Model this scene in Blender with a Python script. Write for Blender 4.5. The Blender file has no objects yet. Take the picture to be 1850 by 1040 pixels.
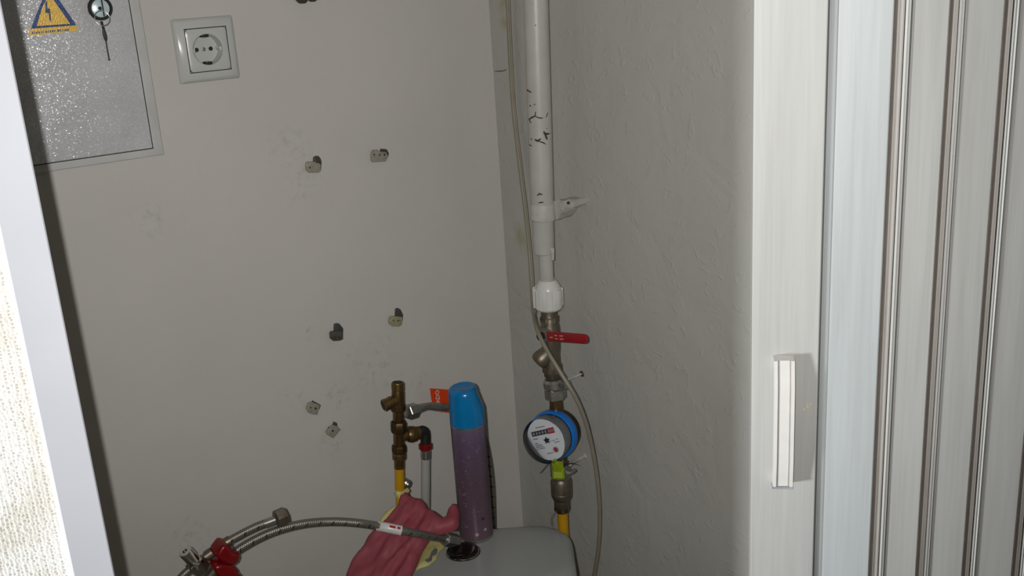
import bpy, bmesh, math, random
from mathutils import Vector, Matrix, noise
random.seed(7)
PI = math.pi
SC = bpy.context.scene
C = bpy.context.collection

# ------------------------------------------------------------------ camera
# World frame: the room corner is the z axis, the back wall is y = 0 (x < 0),
# the right wall is x = 0 (y < 0); metres.
F, PITCH, ROLL, YAW = 1864.6, 0.29653, -0.064205, 0.60179
CAM = Vector((-0.9228, -1.3570, 1.60))
fwd_h = Vector((math.sin(YAW), math.cos(YAW), 0))          # horizontal heading
right_h = Vector((math.cos(YAW), -math.sin(YAW), 0))
UPZ = Vector((0, 0, 1))
fwd = fwd_h * math.cos(PITCH) - UPZ * math.sin(PITCH)
up0 = right_h.cross(fwd)
cr = right_h * math.cos(ROLL) + up0 * math.sin(ROLL)
cu = up0 * math.cos(ROLL) - right_h * math.sin(ROLL)
cam_d = bpy.data.cameras.new('camera')
cam_d.sensor_width = 36.0
cam_d.lens = F / 1850 * 36.0
cam_d.clip_start = 0.02
cam = bpy.data.objects.new('camera', cam_d)
C.objects.link(cam)
M = Matrix((cr, cu, -fwd)).transposed().to_4x4()
M.translation = CAM
cam.matrix_world = M
SC.camera = cam

# ------------------------------------------------------------------ light
SC.view_settings.view_transform = 'Standard'
SC.view_settings.look = 'None'
SC.view_settings.gamma = 1.0
SC.view_settings.use_curve_mapping = False
SC.view_settings.exposure = 0.0
W = bpy.data.worlds.new('world'); SC.world = W
W.use_nodes = True
W.node_tree.nodes['Background'].inputs[0].default_value = (1.0, 0.86, 0.68, 1)
W.node_tree.nodes['Background'].inputs[1].default_value = 0.05
# the phone's flash, a few centimetres left of the lens
fl = bpy.data.lights.new('phone_flash', 'SPOT')
fl.energy = 41; fl.color = (1.0, 0.99, 0.975)
fl.shadow_soft_size = 0.006; fl.spot_size = math.radians(94); fl.spot_blend = 1.0
flo = bpy.data.objects.new('phone_flash', fl); C.objects.link(flo)
MF = M.copy(); MF.translation = CAM - cr * 0.037 + cu * 0.012
flo.matrix_world = MF @ Matrix.Rotation(math.radians(8), 4, 'X')
# daylight of the hall, from its left end
hl = bpy.data.lights.new('hall_daylight', 'AREA')
hl.shape = 'RECTANGLE'; hl.size = 0.25; hl.size_y = 0.35; hl.energy = 68; hl.color = (0.93, 0.97, 1.0)
hlo = bpy.data.objects.new('hall_daylight', hl); C.objects.link(hlo)
hp = CAM + right_h * -2.05 + fwd_h * -0.20 - UPZ * 0.85
ht = CAM + right_h * 0.35 + fwd_h * 0.93 - UPZ * 0.45
hlo.matrix_world = Matrix.Translation(hp) @ (ht - hp).to_track_quat('-Z', 'Y').to_matrix().to_4x4()

# ------------------------------------------------------------------ helpers
def ray(px, py):
    return fwd + cr * ((px - 925) / F) - cu * ((py - 520) / F)
def onA(px, py, off=0.0):                 # point `off` in front of the back wall
    d = ray(px, py); return CAM + d * ((-off - CAM.y) / d.y)
def onB(px, py, off=0.0):                 # point `off` in front of the right wall
    d = ray(px, py); return CAM + d * ((-off - CAM.x) / d.x)
def onZ(px, py, z):
    d = ray(px, py); return CAM + d * ((z - CAM.z) / d.z)
def cf(X, Y, Z=0.0):                      # plan position: X to the right, Y forward of the viewer
    p = CAM + right_h * X + fwd_h * Y; return Vector((p.x, p.y, Z))
def onY(px, py, Y):                       # point at horizontal distance Y forward
    d = ray(px, py); return CAM + d * (Y / d.dot(fwd_h))

def lin(c):
    return c / 12.92 if c <= 0.04045 else ((c + 0.055) / 1.055) ** 2.4
def rgb(r, g, b):
    return (lin(r / 255), lin(g / 255), lin(b / 255), 1)

class NT:
    def __init__(s, name):
        s.m = bpy.data.materials.new(name); s.m.use_nodes = True
        s.t = s.m.node_tree; s.b = s.t.nodes['Principled BSDF']; s.o = s.t.nodes['Material Output']
    def n(s, typ, **kw):
        nd = s.t.nodes.new(typ)
        for k, v in kw.items():
            if k.startswith('i_'):
                key = k[2:]; key = int(key) if key.isdigit() else key.replace('_', ' ')
                nd.inputs[key].default_value = v
            else: setattr(nd, k, v)
        return nd
    def l(s, a, b): s.t.links.new(a, b)
    def bump(s, h, strength, dist=0.001, prev=None):
        b = s.n('ShaderNodeBump'); b.inputs['Strength'].default_value = strength
        b.inputs['Distance'].default_value = dist; s.l(h, b.inputs['Height'])
        if prev: s.l(prev, b.inputs['Normal'])
        s.l(b.outputs[0], s.b.inputs['Normal']); return b.outputs[0]
    def co(s, kind='Object', scale=None):
        tc = s.n('ShaderNodeTexCoord'); o = tc.outputs[kind]
        if scale:
            mp = s.n('ShaderNodeMapping'); mp.inputs['Scale'].default_value = scale
            s.l(o, mp.inputs[0]); o = mp.outputs[0]
        return o
    def ramp(s, f, stops):
        r = s.n('ShaderNodeValToRGB'); e = r.color_ramp.elements
        e[0].position, e[0].color = stops[0]; e[1].position, e[1].color = stops[-1]
        for p, c in stops[1:-1]:
            x = e.new(p); x.color = c
        s.l(f, r.inputs[0]); return r.outputs[0]
    def mix(s, fac, a, b):
        m = s.n('ShaderNodeMix', data_type='RGBA')
        if isinstance(fac, (int, float)): m.inputs[0].default_value = fac
        else: s.l(fac, m.inputs[0])
        for i, v in ((6, a), (7, b)):
            if isinstance(v, tuple): m.inputs[i].default_value = v
            else: s.l(v, m.inputs[i])
        return m.outputs[2]
    def math(s, op, a, b=None, clamp=False):
        m = s.n('ShaderNodeMath', operation=op, use_clamp=clamp)
        for i, v in ((0, a), (1, b)):
            if v is None: continue
            if isinstance(v, (int, float)): m.inputs[i].default_value = v
            else: s.l(v, m.inputs[i])
        return m.outputs[0]

def simple(name, col, rough=0.5, metal=0.0, var=0.12, nscale=60, bump=0.0, bscale=300, spec=0.5, coat=0.0):
    """plain material with a little procedural variation and wear"""
    k = NT(name)
    k.b.inputs['Roughness'].default_value = rough; k.b.inputs['Metallic'].default_value = metal
    k.b.inputs['Specular IOR Level'].default_value = spec; k.b.inputs['Coat Weight'].default_value = coat
    co = k.co('Object')
    nz = k.n('ShaderNodeTexNoise', i_Scale=nscale, i_Detail=4.0); k.l(co, nz.inputs[0])
    d = tuple(c * (1 - var) for c in col[:3]) + (1,); e = tuple(min(1, c * (1 + var * .6)) for c in col[:3]) + (1,)
    k.l(k.ramp(nz.outputs[0], [(0.3, d), (0.7, e)]), k.b.inputs['Base Color'])
    if bump:
        n2 = k.n('ShaderNodeTexNoise', i_Scale=bscale, i_Detail=3.0); k.l(co, n2.inputs[0])
        k.bump(n2.outputs[0], bump)
    return k.m

# ---- mesh building: every shape is added to a bmesh in world coordinates
def new(): return bmesh.new()
def add_box(bm, a, b, rot=None, bevel=0.0, seg=2):
    a, b = Vector(a), Vector(b)
    r = bmesh.ops.create_cube(bm, size=1.0)
    vs = r['verts']; c = (a + b) / 2; s = b - a
    for v in vs: v.co = Vector((v.co.x * s.x, v.co.y * s.y, v.co.z * s.z)) + c
    if bevel:
        es = list({e for v in vs for e in v.link_edges})
        bmesh.ops.bevel(bm, geom=es, offset=bevel, segments=seg, affect='EDGES', profile=0.5)
    return bm
def add_obox(bm, c, ex, ey, ez, sx, sy, sz, bevel=0.0, seg=2):
    """box centred at c, axes ex ey ez (unit), full sizes"""
    r = bmesh.ops.create_cube(bm, size=1.0); vs = r['verts']
    for v in vs:
        v.co = Vector(c) + ex * (v.co.x * sx) + ey * (v.co.y * sy) + ez * (v.co.z * sz)
    if bevel:
        es = list({e for v in vs for e in v.link_edges})
        bmesh.ops.bevel(bm, geom=es, offset=bevel, segments=seg, affect='EDGES', profile=0.5)
    return bm
def frame_of(d, hint=None):
    d = Vector(d).normalized()
    h = Vector(hint) if hint is not None else (UPZ if abs(d.z) < 0.9 else Vector((1, 0, 0)))
    x = h.cross(d)
    if x.length < 1e-6: x = Vector((1, 0, 0)).cross(d)
    x.normalize(); y = d.cross(x); return x, y, d
def add_lathe(bm, p0, p1, prof, seg=24, caps=True, hint=None, uvs=False):
    """prof: (t along p0->p1 in metres, radius)"""
    p0, p1 = Vector(p0), Vector(p1); x, y, d = frame_of(p1 - p0, hint)
    rings = []
    for t, r in prof:
        o = p0 + d * t
        rings.append([bm.verts.new(o + (x * math.cos(2 * PI * i / seg) + y * math.sin(2 * PI * i / seg)) * max(r, 1e-5)) for i in range(seg)])
    for A, B in zip(rings, rings[1:]):
        for i in range(seg):
            bm.faces.new((A[i], A[(i + 1) % seg], B[(i + 1) % seg], B[i]))
    if caps:
        bm.faces.new(rings[0][::-1]); bm.faces.new(rings[-1])
    return bm
def add_hex(bm, p0, p1, r, ch=0.0012, hint=None, rin=0.0):
    L = (Vector(p1) - Vector(p0)).length
    return add_lathe(bm, p0, p1, [(0, r * .9), (ch, r), (L - ch, r), (L, r * .9)], 6, True, hint)
def smooth(pts, n=8):
    """Catmull-Rom through the points"""
    P = [Vector(p) for p in pts]; P = [P[0] * 2 - P[1]] + P + [P[-1] * 2 - P[-2]]
    out = []
    for i in range(1, len(P) - 2):
        for k in range(n):
            t = k / n; a, b, c, d = P[i - 1], P[i], P[i + 1], P[i + 2]
            out.append(0.5 * ((2 * b) + (c - a) * t + (2 * a - 5 * b + 4 * c - d) * t * t + (3 * b - a - 3 * c + d) * t ** 3))
    out.append(P[-2]); return out
def add_tube(bm, pts, r, seg=12, caps=True, uv=False):
    n = len(pts); rings = []
    tn = (pts[1] - pts[0]).normalized(); x, y, _ = frame_of(tn)
    L = 0; Ls = []
    for i, p in enumerate(pts):
        t = (pts[min(i + 1, n - 1)] - pts[max(i - 1, 0)]).normalized()
        y = t.cross(x); y.normalize(); x = y.cross(t); x.normalize()
        rr = r(i / (n - 1)) if callable(r) else r
        if i: L += (p - pts[i - 1]).length
        Ls.append(L)
        rings.append([bm.verts.new(p + (x * math.cos(2 * PI * k / seg) + y * math.sin(2 * PI * k / seg)) * rr) for k in range(seg)])
    lay = bm.loops.layers.uv.verify() if uv else None
    for i in range(n - 1):
        for k in range(seg):
            f = bm.faces.new((rings[i][k], rings[i][(k + 1) % seg], rings[i + 1][(k + 1) % seg], rings[i + 1][k]))
            if lay:
                for lp, (u, v) in zip(f.loops, ((Ls[i], k / seg), (Ls[i], (k + 1) / seg), (Ls[i + 1], (k + 1) / seg), (Ls[i + 1], k / seg))):
                    lp[lay].uv = (u, v)
    if caps:
        bm.faces.new(rings[0][::-1]); bm.faces.new(rings[-1])
    return bm
def add_prism(bm, pts, vec, bevel=0.0, seg=2):
    """extrude the polygon (3D points) along vec, rounding the edges of the far face"""
    vec = Vector(vec)
    A = [bm.verts.new(Vector(p)) for p in pts]
    B = [bm.verts.new(Vector(p) + vec) for p in pts]
    n = len(pts)
    fa = bm.faces.new(A); fb = bm.faces.new(B[::-1]); side = []
    for i in range(n):
        side.append(bm.faces.new((A[(i + 1) % n], A[i], B[i], B[(i + 1) % n])))
    bmesh.ops.recalc_face_normals(bm, faces=[fa, fb] + side)
    if bevel:
        bmesh.ops.bevel(bm, geom=list(fb.edges), offset=bevel, segments=seg, affect='EDGES', profile=0.5)
    return bm

def wloc(o):
    v = Vector((0, 0, 0))
    while o: v += o.location; o = o.parent
    return v
def obj(name, bm, mat, parent=None, sharp=35, base=None, recalc=True):
    """links the bmesh (world coordinates) as ONE mesh object"""
    if recalc: bmesh.ops.recalc_face_normals(bm, faces=bm.faces[:])
    if parent is not None:
        off = wloc(parent); loc = Vector((0, 0, 0))
    else:
        vs = [v.co for v in bm.verts]
        if base is None:
            base = Vector(((min(v.x for v in vs) + max(v.x for v in vs)) / 2, (min(v.y for v in vs) + max(v.y for v in vs)) / 2, min(v.z for v in vs)))
        off = Vector(base); loc = off
    bmesh.ops.translate(bm, vec=-off, verts=bm.verts[:])
    me = bpy.data.meshes.new(name); bm.to_mesh(me); bm.free()
    for p in me.polygons: p.use_smooth = True
    me.set_sharp_from_angle(angle=math.radians(sharp))
    me.materials.append(mat)
    o = bpy.data.objects.new(name, me); C.objects.link(o); o.location = loc
    if parent is not None: o.parent = parent
    return o
def thing(name, loc, label, cat, group=None):
    o = bpy.data.objects.new(name, None); C.objects.link(o); o.location = loc
    o.empty_display_size = 0.02
    return tag(o, label, cat, group)
def tag(o, label, cat, group=None):
    o['label'] = label; o['category'] = cat
    if group: o['group'] = group
    return o
def struct(o, label, cat):
    o['kind'] = 'structure'; o['label'] = label; o['category'] = cat; return o

# ------------------------------------------------------------------ materials
def wall_material(name, col, smudges=(), stain=(), trowel=0.35):
    k = NT(name); k.b.inputs['Roughness'].default_value = 0.55; k.b.inputs['Specular IOR Level'].default_value = 0.3
    g = k.n('ShaderNodeNewGeometry'); pos = g.outputs['Position']
    n1 = k.n('ShaderNodeTexNoise', i_Scale=5.0, i_Detail=5.0); k.l(pos, n1.inputs[0])
    base = k.ramp(n1.outputs[0], [(0.3, tuple(c * .96 for c in col[:3]) + (1,)), (0.7, tuple(min(1, c * 1.03) for c in col[:3]) + (1,))])
    def spots(lst, dark, scale, thr, amt):
        nonlocal base
        nz = k.n('ShaderNodeTexNoise', i_Scale=scale, i_Detail=4.0, i_Roughness=0.65); k.l(pos, nz.inputs[0])
        tot = None
        for p, r in lst:
            d = k.n('ShaderNodeVectorMath', operation='DISTANCE'); k.l(pos, d.inputs[0]); d.inputs[1].default_value = p
            m = k.math('SUBTRACT', 1.0, k.math('DIVIDE', d.outputs['Value'], r), clamp=True)
            tot = m if tot is None else k.math('MAXIMUM', tot, m)
        f = k.math('MULTIPLY', tot, k.math('MULTIPLY', k.math('SUBTRACT', nz.outputs[0], thr, clamp=True), 6.0), clamp=True)
        base = k.mix(k.math('MULTIPLY', f, amt), base, dark)
    if smudges: spots(smudges, tuple(c * .42 for c in col[:3]) + (1,), 85.0, 0.50, 0.4)
    if stain: spots(stain, rgb(150, 138, 95), 26.0, 0.36, 0.6)
    k.l(base, k.b.inputs['Base Color'])
    n2 = k.n('ShaderNodeTexNoise', i_Scale=14.0, i_Detail=3.0, i_Distortion=0.8); k.l(pos, n2.inputs[0])
    nb = k.bump(n2.outputs[0], trowel, 0.004)
    # scattered trowel nicks
    v = k.n('ShaderNodeTexNoise', i_Scale=48.0, i_Detail=2.0, i_Distortion=1.5); k.l(pos, v.inputs[0])
    rr = k.ramp(v.outputs[0], [(0.60, (0, 0, 0, 1)), (0.70, (1, 1, 1, 1))])
    nb = k.bump(rr, trowel * 0.5, 0.0015, nb)
    n3 = k.n('ShaderNodeTexNoise', i_Scale=350.0, i_Detail=2.0); k.l(pos, n3.inputs[0])
    k.bump(n3.outputs[0], 0.08, 0.0006, nb)
    return k.m

def hammer_paint():
    k = NT('glittering_grey_paint'); k.b.inputs['Metallic'].default_value = 0.1; k.b.inputs['Roughness'].default_value = 0.36
    co = k.co('Object')
    v = k.n('ShaderNodeTexVoronoi', i_Scale=900.0); k.l(co, v.inputs[0])
    n = k.n('ShaderNodeTexNoise', i_Scale=900.0, i_Detail=2.0); k.l(co, n.inputs[0])
    # every paint flake is tilted its own way
    nm = k.n('ShaderNodeVectorMath', operation='SUBTRACT'); k.l(v.outputs['Color'], nm.inputs[0]); nm.inputs[1].default_value = (0.5, 0.5, 0.5)
    sc = k.n('ShaderNodeVectorMath', operation='SCALE'); k.l(nm.outputs[0], sc.inputs[0]); sc.inputs[3].default_value = 0.5
    g = k.n('ShaderNodeNewGeometry')
    ad = k.n('ShaderNodeVectorMath', operation='ADD'); k.l(g.outputs['Normal'], ad.inputs[0]); k.l(sc.outputs[0], ad.inputs[1])
    nr = k.n('ShaderNodeVectorMath', operation='NORMALIZE'); k.l(ad.outputs[0], nr.inputs[0])
    fl_ = k.n('ShaderNodeBsdfGlossy'); fl_.inputs['Roughness'].default_value = 0.34; fl_.inputs['Color'].default_value = (.9, .9, .92, 1)
    k.l(nr.outputs[0], fl_.inputs['Normal'])
    d = k.n('ShaderNodeTexNoise', i_Scale=22.0, i_Detail=4.0); k.l(co, d.inputs[0])
    k.l(k.ramp(d.outputs[0], [(0.3, rgb(190, 191, 191)), (0.7, rgb(206, 207, 208))]), k.b.inputs['Base Color'])
    k.bump(n.outputs[0], 0.12, 0.0008)
    sepc = k.n('ShaderNodeSeparateColor'); k.l(v.outputs['Color'], sepc.inputs[0])
    mx = k.n('ShaderNodeMixShader'); k.l(k.math('MULTIPLY', k.math('GREATER_THAN', sepc.outputs[2], 0.45), 0.24), mx.inputs[0])
    k.l(k.b.outputs[0], mx.inputs[1]); k.l(fl_.outputs[0], mx.inputs[2]); k.l(mx.outputs[0], k.o.inputs[0])
    return k.m

def grain(name, col, dark, rough=0.5):
    """white plastic with printed wood grain running upwards"""
    k = NT(name); k.b.inputs['Roughness'].default_value = rough
    co = k.co('Object', (70, 70, 3.0))
    n = k.n('ShaderNodeTexNoise', i_Scale=1.0, i_Detail=6.0, i_Roughness=0.6, i_Distortion=0.6); k.l(co, n.inputs[0])
    co2 = k.co('Object', (300, 300, 9.0))
    n2 = k.n('ShaderNodeTexNoise', i_Scale=1.0, i_Detail=3.0); k.l(co2, n2.inputs[0])
    a = k.ramp(n.outputs[0], [(0.35, dark), (0.62, col)])
    b = k.ramp(n2.outputs[0], [(0.35, dark), (0.55, col)])
    k.l(k.mix(0.3, a, b), k.b.inputs['Base Color'])
    k.bump(n2.outputs[0], 0.06, 0.0004)
    return k.m

def wallpaper():
    k = NT('embossed_wallpaper'); k.b.inputs['Roughness'].default_value = 0.75
    co = k.co('Object')
    v = k.n('ShaderNodeTexVoronoi', i_Scale=330.0, i_Randomness=0.5); k.l(co, v.inputs[0])
    n = k.n('ShaderNodeTexNoise', i_Scale=18.0, i_Detail=4.0); k.l(co, n.inputs[0])
    dots = k.ramp(v.outputs['Distance'], [(0.16, rgb(182, 177, 168)), (0.34, rgb(234, 233, 228))])
    big = k.ramp(n.outputs[0], [(0.42, rgb(216, 208, 196)), (0.58, rgb(246, 245, 242))])
    m = k.n('ShaderNodeMix', data_type='RGBA', blend_type='MULTIPLY'); m.inputs[0].default_value = 0.6
    k.l(dots, m.inputs[6]); k.l(big, m.inputs[7]); k.l(m.outputs[2], k.b.inputs['Base Color'])
    b = k.bump(v.outputs['Distance'], 0.7, 0.0012); k.bump(n.outputs[0], 0.3, 0.003, b)
    return k.m

def braid():
    k = NT('braided_steel'); k.b.inputs['Metallic'].default_value = 0.75; k.b.inputs['Roughness'].default_value = 0.42
    uv = k.co('UV')
    sp = k.n('ShaderNodeSeparateXYZ'); k.l(uv, sp.inputs[0]); u, v = sp.outputs[0], sp.outputs[1]
    def stripe(sign):
        x = k.math('ADD', k.math('MULTIPLY', u, 2 * PI * 330.0), k.math('MULTIPLY', v, sign * 2 * PI * 7))
        return k.math('ADD', k.math('MULTIPLY', k.math('SINE', x), 0.5), 0.5)
    h = k.math('MAXIMUM', stripe(1), stripe(-1))
    # dark tracer threads: two short dashes per pitch
    x = k.math('ADD', k.math('MULTIPLY', u, 52.0), k.math('MULTIPLY', v, 1.0))
    fr = k.math('FRACT', x); d = k.math('MULTIPLY', k.math('LESS_THAN', fr, 0.12), k.math('GREATER_THAN', k.math('SINE', k.math('MULTIPLY', v, 4 * PI)), 0.2))
    tex = k.n('ShaderNodeTexNoise', i_Scale=700.0, i_Detail=2.0); k.l(k.co('Object'), tex.inputs[0])
    base = k.ramp(h, [(0.2, rgb(104, 99, 92)), (1.0, rgb(158, 153, 145))])
    base = k.mix(k.math('MULTIPLY', d, 0.8), base, rgb(40, 34, 32))
    base = k.mix(k.math('MULTIPLY', tex.outputs[0], 0.25), base, rgb(70, 66, 62))
    k.l(base, k.b.inputs['Base Color'])
    k.bump(h, 0.5, 0.0005)
    return k.m

def clear_plastic():
    k = NT('clear_plastic'); t = k.t
    tr = k.n('ShaderNodeBsdfTransparent'); tr.inputs[0].default_value = (0.93, 0.95, 0.95, 1)
    gl = k.n('ShaderNodeBsdfGlossy'); gl.inputs['Roughness'].default_value = 0.12
    fr = k.n('ShaderNodeFresnel'); fr.inputs[0].default_value = 1.5
    nz = k.n('ShaderNodeTexNoise', i_Scale=90.0, i_Detail=2.0); k.l(k.co('Object'), nz.inputs[0])
    f = k.math('ADD', fr.outputs[0], k.math('MULTIPLY', nz.outputs[0], 0.04))
    mx = k.n('ShaderNodeMixShader'); k.l(f, mx.inputs[0]); k.l(tr.outputs[0], mx.inputs[1]); k.l(gl.outputs[0], mx.inputs[2])
    k.l(mx.outputs[0], k.o.inputs[0]); return k.m

def painted_pipe():
    """white paint, chipped in the places where the photograph shows dark metal"""
    k = NT('chipped_white_paint'); k.b.inputs['Roughness'].default_value = 0.38
    g = k.n('ShaderNodeNewGeometry'); pos = g.outputs['Position']
    nz = k.n('ShaderNodeTexNoise', i_Scale=30.0, i_Detail=3.0); k.l(pos, nz.inputs[0])
    base = k.ramp(nz.outputs[0], [(0.3, rgb(168, 167, 160)), (0.7, rgb(178, 177, 171))])
    k.l(base, k.b.inputs['Base Color'])
    n3 = k.n('ShaderNodeTexNoise', i_Scale=120.0, i_Detail=2.0); k.l(pos, n3.inputs[0])
    k.bump(n3.outputs[0], 0.15, 0.001)
    return k.m

smA = [(onA(525, 265), .045), (onA(545, 335), .035), (onA(492, 262), .008), (onA(680, 672), .05), (onA(610, 715), .03),
       (onA(525, 720), .03), (onA(600, 800), .03), (onA(275, 395), .035), (onA(560, 597), .02), (onA(690, 625), .03), (onA(640, 640), .03),
       (onA(340, 975), .05), (onA(540, 320), .02), (onA(760, 690), .025)]
mWA = wall_material('painted_plaster_back', rgb(189, 185, 179), smudges=smA, trowel=0.16)
mWB = wall_material('painted_plaster_right', rgb(173, 172, 165), smudges=[(onB(955, 560), .05), (onB(1000, 590), .02)],
                    stain=[(onB(908, 5), .022), (onB(911, 40), .014), (onB(940, 430), .03)], trowel=0.6)
mIN = simple('plain_plaster', rgb(176, 172, 165), 0.7, var=.05, nscale=12, bump=.1)
mFLOOR = simple('grey_floor_tile', rgb(110, 102, 94), 0.4, var=.15, nscale=20)
mHAM = hammer_paint()
mSOCK = simple('grey_white_plastic', rgb(184, 185, 181), 0.22, var=.02)
mBLACK = simple('black_hole', rgb(22, 20, 18), 0.6, var=.2)
mDARK = simple('dark_rubber', rgb(52, 48, 42), 0.55, var=.2)
mBRASS = simple('dull_brass', rgb(126, 102, 64), 0.34, 0.85, var=.3, nscale=90, bump=.12)
mBRASSD = simple('dark_brass', rgb(88, 70, 46), 0.42, 0.8, var=.3, nscale=90, bump=.15)
mBRONZE = simple('nickel_brass', rgb(128, 119, 104), 0.45, 0.85, var=.22, nscale=80, bump=.1)
mCHROME = simple('chrome', rgb(222, 222, 220), 0.12, 1.0, var=.06, nscale=30)
mSTEEL = simple('dull_steel', rgb(168, 166, 160), 0.36, 0.9, var=.18, nscale=110, bump=.08)
mYEL = simple('yellow_pipe_plastic', rgb(190, 142, 10), 0.4, var=.08)
mGREYP = simple('grey_white_pipe', rgb(158, 157, 151), 0.4, var=.05)
mREDP = simple('red_plastic', rgb(118, 4, 9), 0.3, var=.1)
mREDL = simple('red_lever_vinyl', rgb(146, 16, 24), 0.35, var=.12)
mWHITEP = simple('white_plastic', rgb(206, 205, 200), 0.28, var=.03)
mPAINTP = painted_pipe()
mPLAST = simple('lumpy_white_plaster', rgb(180, 178, 170), 0.6, var=.08, nscale=120, bump=.5, bscale=160)
mBLUE = simple('blue_ring_plastic', rgb(20, 112, 200), 0.3, var=.08)
mFACE = simple('meter_face_print', rgb(226, 226, 230), 0.5, var=.02)
mINK = simple('dark_ink', rgb(34, 34, 40), 0.5, var=.1)
mINKG = simple('grey_ink', rgb(150, 150, 156), 0.5, var=.1)
mINKR = simple('red_ink', rgb(176, 30, 52), 0.5, var=.1)
mCLEAR = clear_plastic()
mLIME = simple('lime_green_plastic', rgb(150, 176, 20), 0.25, var=.08)
mCABLE = simple('beige_cable_sheath', rgb(132, 126, 110), 0.42, var=.1, nscale=25)
mCAP = simple('turquoise_cap_plastic', rgb(0, 112, 170), 0.25, var=.06)
mORANGE = simple('orange_card', rgb(206, 62, 14), 0.45, var=.08, nscale=140)
mCER = simple('white_ceramic', rgb(216, 217, 214), 0.12, var=.02, nscale=10)
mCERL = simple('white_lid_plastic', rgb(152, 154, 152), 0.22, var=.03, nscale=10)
mBRAID = braid()
mPOST = grain('white_grain_plastic', rgb(174, 174, 170), rgb(163, 162, 158))
mPVC = grain('pale_grey_grain_plastic', rgb(168, 172, 172), rgb(157, 161, 160))
mHINGE = simple('hinge_vinyl', rgb(178, 174, 168), 0.35, var=.05, nscale=30)
mHINGED = simple('brown_grey_hinge_groove', rgb(150, 140, 132), 0.5, var=.1)
mTRIM = simple('white_painted_trim', rgb(184, 185, 190), 0.4, var=.04, nscale=9, bump=.05, bscale=40)
mPAPER = wallpaper()
mYSIGN = simple('yellow_sign_print', rgb(226, 186, 88), 0.35, .2, var=.12, nscale=300, bump=.5, bscale=600)
mBSIGN = simple('blue_sign_print', rgb(52, 74, 122), 0.35, .2, var=.2, nscale=300, bump=.5, bscale=600)

# ------------------------------------------------------------------ setting
H = 2.45
SX, SZ = -0.4505, 1.528          # socket centre on the back wall
bm = new()
hs = 0.0265
add_box(bm, (-1.02, 0, 0), (SX - hs, 0.06, H)); add_box(bm, (SX + hs, 0, 0), (0.06, 0.06, H))
add_box(bm, (SX - hs, 0, 0), (SX + hs, 0.06, SZ - hs)); add_box(bm, (SX - hs, 0, SZ + hs), (SX + hs, 0.06, H))
add_box(bm, (SX - hs, 0.045, SZ - hs), (SX + hs, 0.06, SZ + hs))
struct(obj('wall_back', bm, mWA), 'grey-white plaster wall holding the socket and the metal cabinet', 'wall')
endB = cf(0.497, 0.90)
bm = new(); add_box(bm, (0, -0.68, 0), (0.06, 0, H)); add_box(bm, (0.06, -0.68, 0), (0.50, -0.62, H))
struct(obj('wall_right', bm, mWB), 'grey-white plaster wall carrying the riser pipe and water meter', 'wall')

# front wall with wallpaper, its doorway edge, and the trim along that edge (plan in viewer metres)
TY = 0.80
E0 = onY(60, 300, TY); E1 = onY(208, 1030, TY)
ex = ((E0 - CAM).dot(right_h) + (E1 - CAM).dot(right_h)) / 2
def plan_prism(pts, z0, z1, bevel=0):
    return add_prism(new(), [cf(x, y, z0) for x, y in pts], (0, 0, z1 - z0), bevel)
tw = 0.036
sl = 0.16                                   # the wall recedes a little to the right
def tp(s, n): return (ex - s * math.cos(sl) - n * math.sin(sl), TY - s * math.sin(sl) + n * math.cos(sl))
bm = plan_prism([tp(0.0, -0.002), tp(0.0008, -0.003), tp(tw - .004, -0.004), tp(tw, 0.0), tp(tw, 0.018), tp(0.013, 0.018)], 0, 2.08)
struct(obj('trim_1', bm, mTRIM), 'white painted trim along the left edge of the doorway', 'trim')
bm = plan_prism([tp(tw - .006, 0.006), tp(0.95, 0.006), tp(0.95, 0.09), tp(0.075, 0.09), tp(0.02, 0.0185), tp(tw - .006, 0.0185)], 0, H)
struct(obj('wall_left', bm, mPAPER), 'hall wall with white dotted embossed wallpaper beside the trim', 'wall')
q = tp(0.16, 0.0925); qa = cf(*q)
bm = new(); add_prism(bm, [Vector((-1.02, 0, 0)), Vector((-1.02, qa.y - .05, 0)), Vector((-1.08, qa.y - .05, 0)), Vector((-1.08, 0, 0))], (0, 0, H))
struct(obj('wall_inner_left', bm, mIN), 'plain plaster side wall of the toilet niche', 'wall')
bm = new(); add_box(bm, (-2.2, -2.4, -.05), (0.06, 0.06, 0))
struct(obj('floor', bm, mFLOOR), 'grey tiled floor below the toilet', 'floor')
bm = new(); add_box(bm, (-1.08, -1.0, H), (0.06, 0.06, H + .05))
struct(obj('ceiling', bm, mIN), 'white plaster ceiling of the toilet niche', 'ceiling')
# small crack in the plaster beside the corner
bm = new(); add_tube(bm, smooth([onB(894, 129, 0.0004), onB(902, 128.5, .0004), (onB(909, 128, .0004)), onB(915, 125.5, .0004)], 4), lambda q: .0004 + .0003 * math.sin(PI * q), 6)
obj('crack', bm, mDARK, bpy.data.objects['wall_right'])

# ------------------------------------------------------------------ electrical cabinet on the back wall
xr = (onA(253, 0).x + onA(291, 270).x) / 2; zb = onA(292, 279).z
xi = (onA(233, 0, .006).x + onA(274, 266, .006).x) / 2; zi = onA(275, 267, .006).z
xl = -0.93; zt = zb + 0.44
cab = thing('electrical_cabinet', (xr - .1, 0, zb), 'hammered grey metal electrical cabinet set into the back wall', 'cabinet')
def ring(bm, x0, x1, z0, z1, w, prof):
    """rectangular frame in the plane of the back wall; prof: (inset, depth)"""
    loops = []
    for i, d in prof:
        loops.append([bm.verts.new((x0 + i, -d, z0 + i)), bm.verts.new((x1 - i, -d, z0 + i)), bm.verts.new((x1 - i, -d, z1 - i)), bm.verts.new((x0 + i, -d, z1 - i))])
    for A, B in zip(loops, loops[1:]):
        for k in range(4): bm.faces.new((A[k], A[(k + 1) % 4], B[(k + 1) % 4], B[k]))
    return bm
w = xr - xi
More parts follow.
